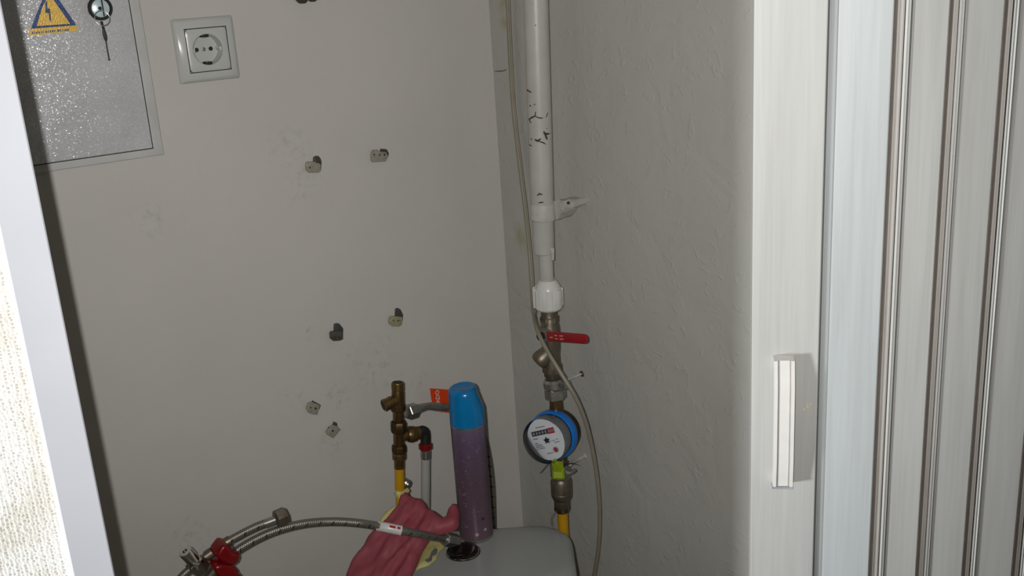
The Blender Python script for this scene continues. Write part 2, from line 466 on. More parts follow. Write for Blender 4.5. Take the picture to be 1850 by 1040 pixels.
bm = ring(new(), xl, xr, zb, zt, w, [(0, 0.0), (0, .0035), (.001, .0045), (w - .003, .0055), (w - .0012, .005), (w - .0012, .0)])
obj('cabinet_frame', bm, simple('smooth_grey_paint', rgb(186, 186, 183), .45, .1, var=.08, nscale=25), cab)
bm = new(); add_box(bm, (xl + w, -.0075, zi), (xi, -.0005, zt - w), bevel=.0012)
door = obj('cabinet_door', bm, mHAM, cab)
bm = ring(new(), xl + w - .0012, xi + .0012, zi - .0012, zt - w + .0012, 0, [(0, .0058), (.0, .0062), (.0016, .0062), (.0016, .0058)])
obj('seam_gap_shade', bm, mDARK, cab)  # dark ring stands in for the shade in the gap around the door
# warning sticker on the cabinet door
def offA(px, off):
    return [onA(x, y, off) for x, y in px]
N_A = Vector((0, -1, 0))
bm = add_prism(new(), offA([(55, 53), (139, 47), (112, 8), (92, -22), (86, -22), (72, 10)], .0076), N_A * .0004)
obj('warning_triangle', bm, mBSIGN, door)
bm = add_prism(new(), offA([(66, 47), (127, 43), (105, 12), (89, -12), (76, 14)], .0081), N_A * .0003)
obj('triangle_field', bm, mYSIGN, door)
bm = add_prism(new(), offA([(82, 3), (85, 2.5), (85.5, 15), (90.5, 16), (92, 38), (90, 38), (88, 24), (82, 23)], .0085), N_A * .0003)
obj('lightning_bolt', bm, mBSIGN, door)
bm = add_prism(new(), offA([(51.5, 52.5), (139, 45.5), (140, 55.5), (53, 65)], .0081), N_A * .0003)
obj('sign_strip', bm, mYSIGN, door)
bm = new()
x = 58
for i in range(17):
    wd = random.choice((1.6, 2.2, 2.8)); y = 59.6 - (x - 58) * 0.088
    add_prism(bm, offA([(x, y - 2.0), (x + wd, y - 2.2), (x + wd, y + 1.8), (x, y + 2.0)], .0085), N_A * .0002); x += wd + 1.7 + (2 if i in (5, 10) else 0)
k_ = obj('sign_print', bm, mBSIGN, door); k_['kind'] = 'stuff'
# cam lock in the cabinet door
lc = onA(180, 15, .0075)
bm = new(); add_lathe(bm, lc, lc + N_A * .01, [(0, .0143), (.004, .0143), (.0052, .0132), (.0052, .0118), (.003, .0114), (.003, .001)], 32)
lk = obj('lock', bm, mBLACK, door)
bm = new(); add_lathe(bm, lc + N_A * .0031, lc + N_A * .01, [(0, .0106), (.0012, .0106), (.0019, .0096), (.0021, .001)], 32)
obj('lock_cylinder', bm, simple('pale_chrome', rgb(206, 226, 228), .3, .25, var=.05), lk)
bm = new(); add_box(bm, lc + Vector((.0016, -.0058, -.0098)), lc + Vector((.0032, -.0050, .0098)))
add_lathe(bm, lc + Vector((-.001, -.0051, 0)), lc + Vector((-.001, -.0060, 0)), [(0, .0022), (.0009, .0022)], 14)
obj('keyhole', bm, mBLACK, lk)
# key on its ring
kc = onA(185, 33, .0155)
keys = thing('key_on_ring', onA(197, 108, .009), 'thin dark key hanging from a ring below the cabinet lock', 'key')
bm = new(); add_tube(bm, [kc + Vector((math.cos(2 * PI * i / 24) * .0088, 0.002 * math.sin(2 * PI * i / 24), math.sin(2 * PI * i / 24) * .0088)) for i in range(25)], .0007, 8)
obj('ring', bm, mSTEEL, keys)
bm = new(); add_tube(bm, [onA(183, 39, .0150), onA(185, 46, .0135), onA(187.5, 53, .0120)], lambda t: .0016, 8)
obj('shackle', bm, mDARK, keys)
bm = new(); add_tube(bm, smooth([onA(186.5, 52, .0120), onA(188, 58, .0115), onA(190.5, 68, .0110), onA(191.5, 74, .0108)], 4), lambda t: .0013 + .0011 * math.sin(PI * t), 8)
obj('key_bow', bm, mDARK, keys)
bm = new(); add_tube(bm, [onA(191, 72, .0108), onA(194, 90, .0105), onA(197, 107, .0102)], .0009, 8)
add_lathe(bm, onA(197, 107, .0102), onA(197.4, 109, .0102), [(0, .0014), (.0016, .0014)], 8)
obj('key_blade', bm, mDARK, keys)

# ------------------------------------------------------------------ power socket
so = thing('power_socket', (SX, 0, SZ - .0405), 'square grey-white power socket with round recess on the back wall', 'socket')
bm = ring(new(), SX - .0405, SX + .0405, SZ - .0405, SZ + .0405, 0, [(0, 0), (0, .002), (.0012, .0038), (.005, .0065), (.0125, .0095), (.0136, .0095), (.0136, .0075)])
bmesh.ops.bevel(bm, geom=[e for e in bm.edges if len({round(v.co.y, 4) for v in e.verts}) == 2], offset=.0012, segments=2, affect='EDGES')
obj('frame', bm, mSOCK, so)
RI, RR = .0269, .0195
bm = new(); NS = 48
def sqp(a):
    c, s = math.cos(a), math.sin(a); m = max(abs(c), abs(s)); return Vector((SX + RI * c / m, 0, SZ + RI * s / m))
def cip(a, r): return Vector((SX + r * math.cos(a), 0, SZ + r * math.sin(a)))
rings = []
for fn, yy in ((sqp, -.006), (sqp, -.0088), (lambda a: sqp(a) + (Vector((SX, 0, SZ)) - sqp(a)) * .03, -.0093), (lambda a: cip(a, RR + .001), -.0097), (lambda a: cip(a, RR), -.0090), (lambda a: cip(a, RR - .0012), .0075), (lambda a: cip(a, .0002), .0078)):
    rings.append([bm.verts.new(fn(2 * PI * (i + .5) / NS) + Vector((0, yy, 0))) for i in range(NS)])
for A, B in zip(rings, rings[1:]):
    for i in range(NS): bm.faces.new((A[i], A[(i + 1) % NS], B[(i + 1) % NS], B[i]))
ins = obj('socket_insert', bm, mSOCK, so)
for s in (-1, 1):
    bm = new(); p = Vector((SX + s * .0095, .0079, SZ)); add_lathe(bm, p, p + N_A, [(0, .0028), (.0008, .0028), (.0008, .0001)], 18)
    obj('pin_hole', bm, mBLACK, so)
    bm = new(); add_box(bm, (SX - .0045, -.0060, SZ + s * .0178 - .0022), (SX + .0045, .0074, SZ + s * .0178 + .0022), bevel=.0006)
    ec = obj('earth_slot', bm, mBLACK, so)
    bm = new(); add_box(bm, (SX - .0022, -.0050, SZ + s * .0158 - .0006), (SX + .0022, .0070, SZ + s * .0158 + .0006), bevel=.0003)
    obj('earth_contact', bm, mSTEEL, ec)
    # keying ribs at the sides of the recess
    bm = new(); add_box(bm, (SX + s * .0178 - .0016, -.0070, SZ - .0028), (SX + s * .0178 + .0016, .0074, SZ + .0028), bevel=.0006)
    obj('key_rib', bm, mSOCK, so)
bm = new(); p = Vector((SX, .0079, SZ)); add_lathe(bm, p, p + N_A, [(0, .0026), (.0012, .0024), (.0014, .0014), (.0008, .0012), (.0008, .0001)], 18)
obj('centre_screw', bm, mSTEEL, so)

# ------------------------------------------------------------------ small mirror clips left on the back wall
def zp(lst, ox, oy, s): return [(ox + x / s, oy + y / s) for x, y in lst]
mCLIPS = [simple('clip_aged_plastic', rgb(152, 146, 132), 0.35, .15, var=.2, nscale=260),
          simple('clip_yellowed_plastic', rgb(152, 147, 116), 0.35, .1, var=.2, nscale=260),
          simple('clip_grey_metal', rgb(100, 100, 95), 0.3, .6, var=.25, nscale=260)]
mCLIPD = simple('clip_back_metal', rgb(76, 74, 69), 0.4, .3, var=.25, nscale=200)
z1 = (540, 250, 10.28); z2 = (580, 540, 11.556); z3 = (540, 710, 11.556)
clips = [
 (z1, [(115, 470), (135, 432), (260, 425), (385, 470), (392, 600), (350, 632), (170, 632), (118, 580)], [(258, 470), (262, 350), (300, 322), (345, 320), (385, 370), (402, 430), (390, 590), (300, 560)], 0,
  'worn metal mirror clip with raised right tab, left of the upper pair', [(205, 540, 18)]),
 (z1, [(1330, 260), (1370, 210), (1450, 205), (1490, 240), (1600, 250), (1640, 330), (1590, 425), (1350, 437), (1330, 400)], [(1490, 330), (1510, 190), (1610, 195), (1650, 270), (1635, 340), (1560, 360)], 0,
  'worn mirror clip with dark slot, right of the upper pair', [(1400, 300, 20), (1500, 305, 20), (1590, 300, 24)]),
 (z2, [(165, 700), (200, 665), (390, 655), (440, 690), (440, 830), (370, 860), (240, 868), (180, 820)], [(255, 720), (262, 520), (320, 495), (365, 505), (440, 600), (440, 760), (300, 760)], 2,
  'dark grey metal mirror clip with upright tab, left of the middle pair', [(300, 810, 30), (380, 800, 30)]),
 (z2, [(1400, 470), (1410, 380), (1450, 345), (1680, 365), (1668, 520), (1620, 565), (1470, 560), (1415, 510)], [(1530, 450), (1545, 200), (1590, 180), (1640, 210), (1690, 320), (1680, 450)], 1,
  'yellowed mirror clip with dark upright tab, right of the middle pair', [(1510, 445, 20), (1600, 455, 20), (1640, 445, 16)]),
 (z3, [(145, 290), (185, 195), (250, 170), (420, 240), (365, 440), (280, 432), (190, 400), (145, 330)], [(250, 240), (275, 145), (435, 230), (410, 320)], 0,
  'crooked mirror clip tilted clockwise, upper one of the lowest pair', [(245, 300, 22), (350, 320, 30)]),
 (z3, [(555, 790), (600, 720), (690, 650), (770, 670), (855, 745), (695, 930), (580, 860), (550, 820)], [(680, 700), (720, 585), (775, 610), (790, 700)], 0,
  'crooked mirror clip tilted like a diamond, lowest one on the wall', [(705, 785, 30), (620, 715, 18)]),
]
for zz, body, tab, mi, lab, dots in clips:
    bp = zp(body, *zz); tb = zp(tab, *zz)
    ctr = onA(sum(p[0] for p in bp) / len(bp), max(p[1] for p in bp))
    t = thing('mirror_clip', ctr, lab, 'mirror clip', 'mirror clips on the back wall')
    bm = add_prism(new(), offA(bp, .0045), N_A * .0040, .0012); obj('clip_jaw', bm, mCLIPS[mi], t)
    bm = add_prism(new(), offA(tb, .0002), N_A * .0042, .0008); obj('back_plate', bm, mCLIPD, t)
    cx = sum(p[0] for p in bp) / len(bp); cy = sum(p[1] for p in bp) / len(bp)
    bm = add_prism(new(), offA([(cx + (x - cx) * .8, cy + (y - cy) * .8) for x, y in bp], .0001), N_A * .0045); obj('spacer', bm, mCLIPD, t)
    for dx, dy, r in dots:
        p = onA(zz[0] + dx / zz[2], zz[1] + dy / zz[2], .0084); rr = r / zz[2] * .00075
        bm = new(); add_lathe(bm, p, p + N_A, [(0, rr), (.0004, rr * .9), (.0004, .0001)], 10); obj('pit', bm, mDARK, t)
# dark double hook at the very top
t = thing('wall_hook', onA(541, 7), 'dark double hook with two round knobs at the photo top edge', 'hook')
bm = add_prism(new(), offA([(526, -16), (531, -3), (537, 4), (541, 6.6), (544.5, 6.2), (549, 1), (553, -6), (551, -22), (530, -26)], .004), N_A * .016, .003); obj('knob', bm, mDARK, t)
bm = add_prism(new(), offA([(552, -14), (556, -1), (559.5, 3.2), (563, 3.4), (570, -1), (574, -10), (570, -20), (556, -20)], .004), N_A * .012, .003); obj('knob', bm, mDARK, t)
bm = add_prism(new(), offA([(524, -34), (576, -38), (578, -12), (526, -9)], 0), N_A * .005, .001); obj('back_plate', bm, mCLIPD, t)

# ------------------------------------------------------------------ toilet across the corner
ZL = 0.775                                 # top of the cistern lid
tx = right_h; ty = fwd_h
def rrect(hx, hy, r, cx, cy, n=6, bow=0.0):
    pts = []
    for qx, qy, a0 in ((1, 1, 0), (-1, 1, PI / 2), (-1, -1, PI), (1, -1, 1.5 * PI)):
        for i in range(n + 1):
            a = a0 + PI / 2 * i / n
            x = qx * (hx - r) + r * math.cos(a); y = qy * (hy - r) + r * math.sin(a)
            if y < 0: y -= bow * max(0, 1 - (x / hx) ** 2)
            pts.append((cx + x, cy + y))
    return pts
def loft(bm, loops, cap0=True, cap1=True):
    R = [[bm.verts.new(p) for p in L] for L in loops]; n = len(R[0])
    for A, B in zip(R, R[1:]):
        for i in range(n): bm.faces.new((A[i], A[(i + 1) % n], B[(i + 1) % n], B[i]))
    if cap0: bm.faces.new(R[0][::-1])
    if cap1: bm.faces.new(R[-1])
    return bm
back = onZ(945, 943, ZL); btn = onZ(837, 997, ZL)
yb = (back - CAM).dot(fwd_h); xb = (btn - CAM).dot(right_h); ybn = (btn - CAM).dot(fwd_h)
re = onZ(1043, 1040, ZL - .012); hw = (re - CAM).dot(right_h) - xb
xcen = xb + 0.004; hw -= .004; hd = 0.088; ycen = yb - hd
toilet = thing('toilet', cf(xcen, ycen - .1, 0), 'white toilet set across the corner with a domed cistern lid', 'toilet')
def lp(hx, hy, r, z, bow=.012, dy=0): return [cf(x, y, z) for x, y in rrect(hx, hy, r, xcen, ycen + dy, 8, bow)]
bm = new()
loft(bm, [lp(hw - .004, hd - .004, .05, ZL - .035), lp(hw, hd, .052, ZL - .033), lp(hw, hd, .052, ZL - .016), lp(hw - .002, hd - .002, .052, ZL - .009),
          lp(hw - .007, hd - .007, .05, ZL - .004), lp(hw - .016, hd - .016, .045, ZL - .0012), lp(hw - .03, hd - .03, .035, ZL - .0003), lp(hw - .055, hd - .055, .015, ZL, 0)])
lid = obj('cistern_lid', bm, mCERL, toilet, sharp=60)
bm = new(); loft(bm, [lp(hw - .035, hd - .012, .04, .40), lp(hw - .018, hd - .008, .05, .50), lp(hw - .008, hd - .006, .05, .70), lp(hw - .007, hd - .006, .05, ZL - .034)])
obj('cistern', bm, mCER, toilet, sharp=60)
def bl(z, hx, y0, y1):
    out = []
    for i in range(32):
        a = 2 * PI * i / 32; out.append(cf(xcen + hx * math.cos(a), (y0 + y1) / 2 + (y1 - y0) / 2 * math.sin(a), z))
    return out
yy1 = ycen + .08
bm = new(); loft(bm, [bl(0, .11, yy1 - .42, yy1 - .02), bl(.03, .105, yy1 - .41, yy1 - .02), bl(.15, .10, yy1 - .42, yy1 - .01), bl(.28, .15, yy1 - .55, yy1 - .0), bl(.37, .178, yy1 - .62, yy1 - .0), bl(.40, .18, yy1 - .63, yy1), bl(.40, .135, yy1 - .58, yy1 - .2), bl(.30, .10, yy1 - .5, yy1 - .24), bl(.24, .05, yy1 - .42, yy1 - .3)])
obj('bowl', bm, mCER, toilet, sharp=60)
bm = new(); loft(bm, [bl(.401, .182, yy1 - .635, yy1 - .16), bl(.415, .184, yy1 - .637, yy1 - .16), bl(.42, .175, yy1 - .63, yy1 - .165), bl(.42, .125, yy1 - .57, yy1 - .22), bl(.401, .122, yy1 - .565, yy1 - .225)], False, False)
obj('seat', bm, mWHITEP, toilet, sharp=60)
bc = cf(xb, ybn, ZL - .0006)
bm = new(); add_lathe(bm, bc, bc + UPZ, [(0, .0262), (.0025, .0258), (.0036, .0245), (.0036, .0236), (.0028, .0232), (.0028, .0001)], 40)
fb = obj('flush_button', bm, simple('smoky_chrome', rgb(128, 124, 120), .12, 1.0, var=.05), toilet)
bm = new(); add_lathe(bm, bc + UPZ * .0029, bc + UPZ, [(0, .0226), (.0012, .0226), (.0022, .021), (.0028, .012), (.003, .0001)], 40)
obj('button_cap', bm, simple('dark_reflection_chrome', rgb(92, 86, 82), .1, 1.0, var=.05), fb)  # dark reflection of the surroundings is put into the metal colour

# ------------------------------------------------------------------ spray can on the lid
cb = onZ(861, 966, ZL); cr_ = 0.0258
cdist = (cb - CAM).dot(fwd_h)
def zat(px, py): return onY(px, py, cdist).z
zc1 = zat(848, 759); zc2 = zat(846, 697)
can = thing('spray_can', cb, 'lilac aerosol can with a turquoise cap standing on the cistern lid', 'spray can')
hb = zc1 - ZL; hc = zc2 - ZL
def label_mat():
    k = NT('lilac_can_print'); k.b.inputs['Roughness'].default_value = 0.33; k.b.inputs['Metallic'].default_value = 0.25
    uv = k.co('Object'); sp = k.n('ShaderNodeSeparateXYZ'); k.l(uv, sp.inputs[0])
    base = k.ramp(k.math('DIVIDE', sp.outputs[2], hb), [(0.0, rgb(108, 86, 98)), (0.2, rgb(98, 77, 89)), (0.5, rgb(94, 74, 86)), (0.85, rgb(96, 80, 102)), (1.0, rgb(110, 96, 120))])
    n = k.n('ShaderNodeTexNoise', i_Scale=1.0, i_Detail=3.0); k.l(k.co('Object', (160, 160, 420)), n.inputs[0])
    m = k.ramp(n.outputs[0], [(0.60, (0, 0, 0, 1)), (0.70, (1, 1, 1, 1))])
    n2 = k.n('ShaderNodeTexNoise', i_Scale=40.0, i_Detail=1.0); k.l(k.co('Object'), n2.inputs[0])
    msk = k.math('MULTIPLY', m, k.math('GREATER_THAN', n2.outputs[0], 0.52))
    base = k.mix(k.math('MULTIPLY', msk, 0.45), base, rgb(176, 160, 172))
    k.l(base, k.b.inputs['Base Color']); return k.m
mLAB = label_mat()
bm = new(); add_lathe(bm, cb + UPZ * .004, cb + UPZ, [(0, cr_ - .0008), (.0006, cr_), (hb - .012, cr_), (hb - .009, cr_ - .0004), (hb - .004, cr_ - .0012)], 48)
obj('can_body', bm, mLAB, can)
bm = new(); add_lathe(bm, cb, cb + UPZ, [(0, cr_ - .003), (0.0006, cr_ - .0006), (.0022, cr_ + .0004), (.0045, cr_ + .0002), (.0052, cr_ - .0006)], 48)
obj('bottom_rim', bm, mSTEEL, can)
bm = new(); add_lathe(bm, cb + UPZ * (hb - .0052), cb + UPZ * hb, [(0, cr_ - .0008), (.0008, cr_ + .0003), (.0026, cr_ + .0003), (.0034, cr_ - .0008)], 48)
obj('top_rim', bm, mSTEEL, can)
# cap: lathe pulled in on its right side to form the finger step
bm = new(); ch = hc - hb + .002
prof = [(0, cr_ + .0002), (.003, cr_ + .0003), (ch * .42, cr_ - .0001), (ch * .52, cr_ - .0003), (ch * .84, cr_ - .0008), (ch * .92, cr_ - .0018), (ch * .97, cr_ - .0038), (ch, cr_ - .0075), (ch * .985, cr_ - .0095), (ch * .97, .0001)]
add_lathe(bm, cb + UPZ * (hb - .002), cb + UPZ * hc, prof, 48)
for v in bm.verts:
    t_ = (v.co.z - (cb.z + hb - .002)) / ch
    k_ = (v.co - cb).dot(right_h)
    if t_ > .45 and k_ > 0:
        s = min(1, (t_ - .45) / .25); v.co -= right_h * (k_ / cr_) ** 1.5 * .0072 * s
obj('cap', bm, mCAP, can)
def can_decal(bm, ang, z, pts, s):
    """flat print wrapped on the can; ang 0 faces the viewer, + to the right"""
    P = []
    for u, v in pts:
        a = ang + u * s / cr_; d = right_h * math.sin(a) - fwd_h * math.cos(a)
        P.append(cb + d * (cr_ + .0003) + UPZ * (z + v * s))
    bm.faces.new([bm.verts.new(p) for p in P])
for ang, z, s, ou in ((.08, .0155, .0030, mWHITEP), (.62, .021, .0026, mWHITEP), (.52, .040, .0028, mINK)):
    bm = new()
    o_ = [(0, 1), (1, 0), (0, -1), (-1, 0)]; i_ = [(x * .6, y * .6) for x, y in o_]
    for k in range(4): can_decal(bm, ang, z, [o_[k], o_[(k + 1) % 4], i_[(k + 1) % 4], i_[k]], s)
    if ou is mINK: can_decal(bm, ang, z, i_, s)
    obj('hazard_diamond', bm, ou, can)

# ------------------------------------------------------------------ brass manifold on the back wall
OA = 0.05
def mpx(w_, px, py, off): return w_ / F * (onA(px, py, off) - CAM).dot(fwd)
u720 = lambda w_: mpx(w_, 720, 760, OA)
man = thing('brass_manifold', onA(722, 886, OA), 'dull brass tap manifold with open ends on a yellow pipe', 'manifold')
P0, P1 = onA(721.5, 845, OA), onA(718.5, 692, OA)
def along(a, b, t): return a + (b - a) * t
LM = (P1 - P0).length
def ypos(y): return LM * (845 - y) / (845 - 692)
bm = new(); r_ = u720(10.2)
add_lathe(bm, P0, P1, [(ypos(845), u720(9.6)), (ypos(829), u720(9.6)), (ypos(828), r_), (ypos(735), r_), (ypos(733), u720(11.5)), (ypos(708), u720(11.5)), (ypos(706), u720(11)), (ypos(692), u720(11)), (ypos(690.5), u720(10.5)), (ypos(690.5), u720(8.8)), (ypos(705), u720(8.4)), (ypos(705), .0002)], 32)
body = obj('manifold_body', bm, mBRASS, man)
bm = new(); add_lathe(bm, P0, P1, [(ypos(700), u720(8.7)), (ypos(691), u720(8.9)), (ypos(691), .0002)], 24); obj('mouth_shade_disc', bm, mBLACK, body)  # black disc just under the rim paints the shade inside the pipe
for ya, yb2, rr, hx in ((829, 817, 12.8, 0), (816, 803, 14.0, 8), (779, 760, 15.2, 8), (741, 729, 14.2, 8)):
    bm = new(); a, b = along(P0, P1, ypos(ya) / LM), along(P0, P1, ypos(yb2) / LM); L = (b - a).length
    add_lathe(bm, a, b, [(0, u720(rr) * .88), (L * .15, u720(rr)), (L * .85, u720(rr)), (L, u720(rr) * .88)], hx or 32); obj('collar_nut', bm, mBRASSD if hx else mBRASS, man)
bm = new()
for i in range(4):
    y = 703 - i * 3; a = along(P0, P1, ypos(y) / LM); add_lathe(bm, a, along(P0, P1, ypos(y - 1.5) / LM), [(0, u720(10.8)), (u720(.9), u720(11.9)), (u720(1.8), u720(10.8))], 28)
obj('thread', bm, mBRASS, man)
# left open branch
ba = along(P0, P1, ypos(721) / LM); bd = (right_h * -1 - fwd_h * .62 - UPZ * .12).normalized()
bm = new(); Lb = u720(30)
add_lathe(bm, ba, ba + bd * Lb, [(0, u720(11)), (u720(14), u720(11)), (u720(15), u720(12)), (u720(17), u720(10.6)), (u720(19), u720(11.2)), (u720(21), u720(10.6)), (Lb - u720(1), u720(11.2)), (Lb, u720(10.4)), (Lb, u720(8.6)), (Lb - u720(6), u720(8.4)), (Lb - u720(6), .0002)], 28)
br = obj('side_branch', bm, mBRASS, man)
bm = new(); add_lathe(bm, ba + bd * (Lb - u720(6.5)), ba + bd * Lb, [(0, u720(8.5)), (u720(6.0), u720(8.8)), (u720(6.0), .0002)], 24); obj('mouth_shade_disc', bm, mBLACK, br)  # black disc paints the shade inside the branch
# lower right branch, black elbow, red ring
q0 = along(P0, P1, ypos(788) / LM); q1 = onA(767, 779, OA + .004)
bm = new(); L = (q1 - q0).length
add_lathe(bm, q0, q1, [(0, u720(9)), (L * .3, u720(10)), (L * .32, u720(13)), (L * .45, u720(15.5)), (L * .62, u720(14)), (L * .66, u720(12)), (L * .78, u720(12)), (L * .8, u720(9)), (L, u720(9))], 28)
obj('side_nut', bm, mBRASS, man)
bm = new(); add_tube(bm, smooth([onA(757, 780, OA + .004), onA(763, 777.5, OA + .004), onA(767.5, 781, OA + .004), onA(768.5, 790, OA + .004), onA(768.5, 803, OA + .004)], 6), u720(9.3), 20)
obj('elbow', bm, mBLACK, man)
# yellow feed pipe with a wall clip
bm = new(); yp0 = onA(721.5, 844, OA); yp1 = onA(724, 930, OA); yp2 = Vector((yp1.x, yp1.y, .10))
yp2 = Vector((yp1.x, -.016, .60))
add_tube(bm, smooth([yp0, onA(722.5, 885, OA), yp1, yp2, Vector((yp2.x, -.016, .1))], 6), u720(9.0), 20)
tag(obj('yellow_pipe', bm, mYEL), 'yellow plastic pipe feeding the brass manifold from below', 'pipe')
t = thing('pipe_clip', onA(735, 885, 0), 'grey round pipe clip peeping out beside the yellow pipe', 'pipe clip')
p = onA(736, 874, .030); bm = new(); add_lathe(bm, Vector((p.x, 0, p.z)), p, [(0, .0045), (.018, .0045), (.0185, .0075), (.032, .0075), (.034, .005)], 20); obj('clip_body', bm, mSTEEL, t)
bm = new(); add_lathe(bm, p, p + N_A * .006, [(0, .004), (.004, .004), (.0055, .002)], 12); obj('screw', bm, mSTEEL, t)
# grey pipe under the red ring
hp_ = thing('hot_water_pipe', onA(768, 920, OA + .004), 'grey-white plastic pipe hanging below the red ring of the elbow', 'pipe')
a = onA(768.3, 800, OA + .004); b = onA(769, 812, OA + .004); L = (b - a).length
bm = new(); add_lathe(bm, a, b, [(0, u720(9)), (L * .2, u720(12.6)), (L * .75, u720(12.6)), (L, u720(9))], 28); obj('red_ring', bm, mREDP, hp_)
a = onA(769, 811, OA + .004); b = onA(769, 828, OA + .004); L = (b - a).length
bm = new(); add_lathe(bm, a, b, [(0, u720(9.4)), (L * .9, u720(9.4)), (L, u720(8.6))], 24); obj('steel_sleeve', bm, mSTEEL, hp_)
bm = new(); b = onA(768.5, 925, OA + .004); add_tube(bm, smooth([onA(769, 824, OA + .004), b, Vector((b.x, -.016, .58)), Vector((b.x, -.016, .12))], 6), u720(8.6), 20); obj('pipe_tube', bm, mGREYP, hp_)

# ------------------------------------------------------------------ braided hose with orange tag behind the can
hz = thing('tagged_hose', onA(893, 941, .03), 'braided hose with an orange tag running behind the aerosol can', 'hose')
n0, n1 = onA(736, 745, OA), onA(752, 740, OA - .004)
bm = new(); add_hex(bm, n0, n1, u720(14.2)); obj('hex_nut', bm, mSTEEL, hz)
f0, f1, f2, f3 = onA(750, 740.5, OA - .004), onA(764, 735.5, OA - .008), onA(778, 733.5, OA - .012), onA(794, 735, OA - .015)
bm = new(); add_tube(bm, smooth([f0, f1, f2, f3], 5), lambda t: u720(7.6) + u720(.6) * math.sin(t * 9), 18); obj('ferrule', bm, mSTEEL, hz)
bm = new(); add_tube(bm, smooth([f2, f3, onA(822, 738, .03), onA(850, 752, .025), onA(872, 785, .022), onA(883, 830, .022), onA(888.5, 880, .022), onA(890.5, 945, .022), onA(890, 1010, .022)], 10), .0062, 16, uv=True)
obj('braided_tube', bm, mBRAID, hz)
bm = add_prism(new(), [onA(776.5, 701, .024), onA(779, 720, .024), onA(784, 742, .024), onA(834, 748, .020), onA(834, 705, .020)], N_A * .0007)
tg = obj('orange_tag', bm, mORANGE, hz)
def text(name, body, mat, parent, org, exx, eyy, size, thick=0.0001):
    cu_ = bpy.data.curves.new(name, 'FONT'); cu_.body = body; cu_.size = size; cu_.align_x = 'CENTER'; cu_.align_y = 'CENTER'; cu_.extrude = thick; cu_.resolution_u = 3
    tmp = bpy.data.objects.new(name, cu_); C.objects.link(tmp)
    dg = bpy.context.evaluated_depsgraph_get(); me = bpy.data.meshes.new_from_object(tmp.evaluated_get(dg))
    bpy.data.objects.remove(tmp)
    ez_ = exx.cross(eyy); bm = new(); bm.from_mesh(me); bpy.data.meshes.remove(me)
    for v in bm.verts: v.co = Vector(org) + exx * v.co.x + eyy * v.co.y + ez_ * v.co.z
    return obj(name, bm, mat, parent, recalc=False)
XA = Vector((1, 0, 0))
text('tag_lettering', 'ADO', mWHITEP, tg, onA(791, 716, .0252), UPZ, -XA, u720(12))
bm = new()
for i in range(3): add_prism(bm, [onA(795 + i * 1.5, 729 + i * 4.2, .0242), onA(815, 731 + i * 4, .0242), onA(815, 733 + i * 4, .0242), onA(795.4 + i * 1.5, 731 + i * 4.2, .0242)], N_A * .0008)
obj('tag_small_print', bm, simple('brown_ink', rgb(120, 50, 30), .5), tg)

# ------------------------------------------------------------------ loose hoses lower left
HEND = -onZ(806, 973, ZL + .010).y
def aoff(px):                              # distance of the loose hoses from the back wall
    return 0.085 + max(0, (px - 330)) / 476 * (HEND - 0.085)
def hpt(px, py, d=0): return onA(px, py, aoff(px) + d + .052 * math.exp(-((px - 728) / 72) ** 2))
hu = lambda w_: w_ / F * 1.56
nut_dir = (hpt(518, 930) - hpt(497, 938)).normalized()
h1 = thing('short_braided_hose', hpt(300, 1075), 'short braided steel hose ending in a free hex nut on the left', 'hose')
pts = smooth([hpt(262, 1112, -.03), hpt(300, 1072), hpt(340, 1030), hpt(392, 990), hpt(425, 970), hpt(460, 952), hpt(488, 941.5), hpt(500, 937.5)], 8)
bm = new(); add_tube(bm, pts, hu(6.5), 18, uv=True); obj('braided_tube', bm, mBRAID, h1)
bm = new(); add_tube(bm, [hpt(478, 945.5), hpt(500, 937.2)], hu(7.0), 18); obj('ferrule', bm, mSTEEL, h1)
na = hpt(496, 938.5); nb_ = na + (nut_dir * .9 + fwd_h * .15).normalized() * hu(21)
bm = new(); add_lathe(bm, na, nb_, [(0, hu(9)), (hu(3), hu(14.2)), (hu(4.5), hu(15)), (hu(20), hu(15)), (hu(21), hu(13.5)), (hu(21), hu(10)), (hu(14), hu(9.6)), (hu(14), .0002)], 6, hint=(0.35, 0.3, 1)); obj('hex_nut', bm, mBRONZE, h1)
bm = new(); add_tube(bm, [hpt(372, 1005), hpt(384, 996.5)], hu(9), 16); obj('sleeve', bm, mBRONZE, h1)
bm = new(); add_tube(bm, [hpt(404, 982.5), hpt(416, 975.5)], hu(8.6), 16); obj('sleeve', bm, mBRONZE, h1)
# chrome outlet crossing the hose
oa, ob = hpt(362, 1026, .004), hpt(334, 995, .012)
bm = new(); L = (ob - oa).length
add_lathe(bm, oa, ob, [(0, hu(13)), (L * .42, hu(14)), (L * .45, hu(11)), (L * .97, hu(11)), (L, hu(10)), (L, hu(4)), (L * .8, hu(4)), (L * .8, .0002)], 24)
ou = obj('outlet', bm, mCHROME, h1)
bm = new(); add_hex(bm, along(oa, ob, -.08), along(oa, ob, .44), hu(15.5)); obj('outlet_nut', bm, mBRONZE, ou)
def red_handle(name, label, pts_px, off, thick, lobes):
    t = thing(name, onA(pts_px[0][0], max(p[1] for p in pts_px), off), label, 'valve handle', 'red butterfly valve handles')
    bm = add_prism(new(), [onA(x, y, off) for x, y in pts_px], N_A * thick, .005, 3); hb_ = obj('handle', bm, mREDP, t, sharp=70)
    bm = new(); p = onA(lobes[0], lobes[1], off); add_lathe(bm, Vector((p.x, -off - .003, p.z)), Vector((p.x, -off + .010, p.z)), [(0, .005), (.013, .005)], 16); obj('stem', bm, mBRONZE, t)
    return t
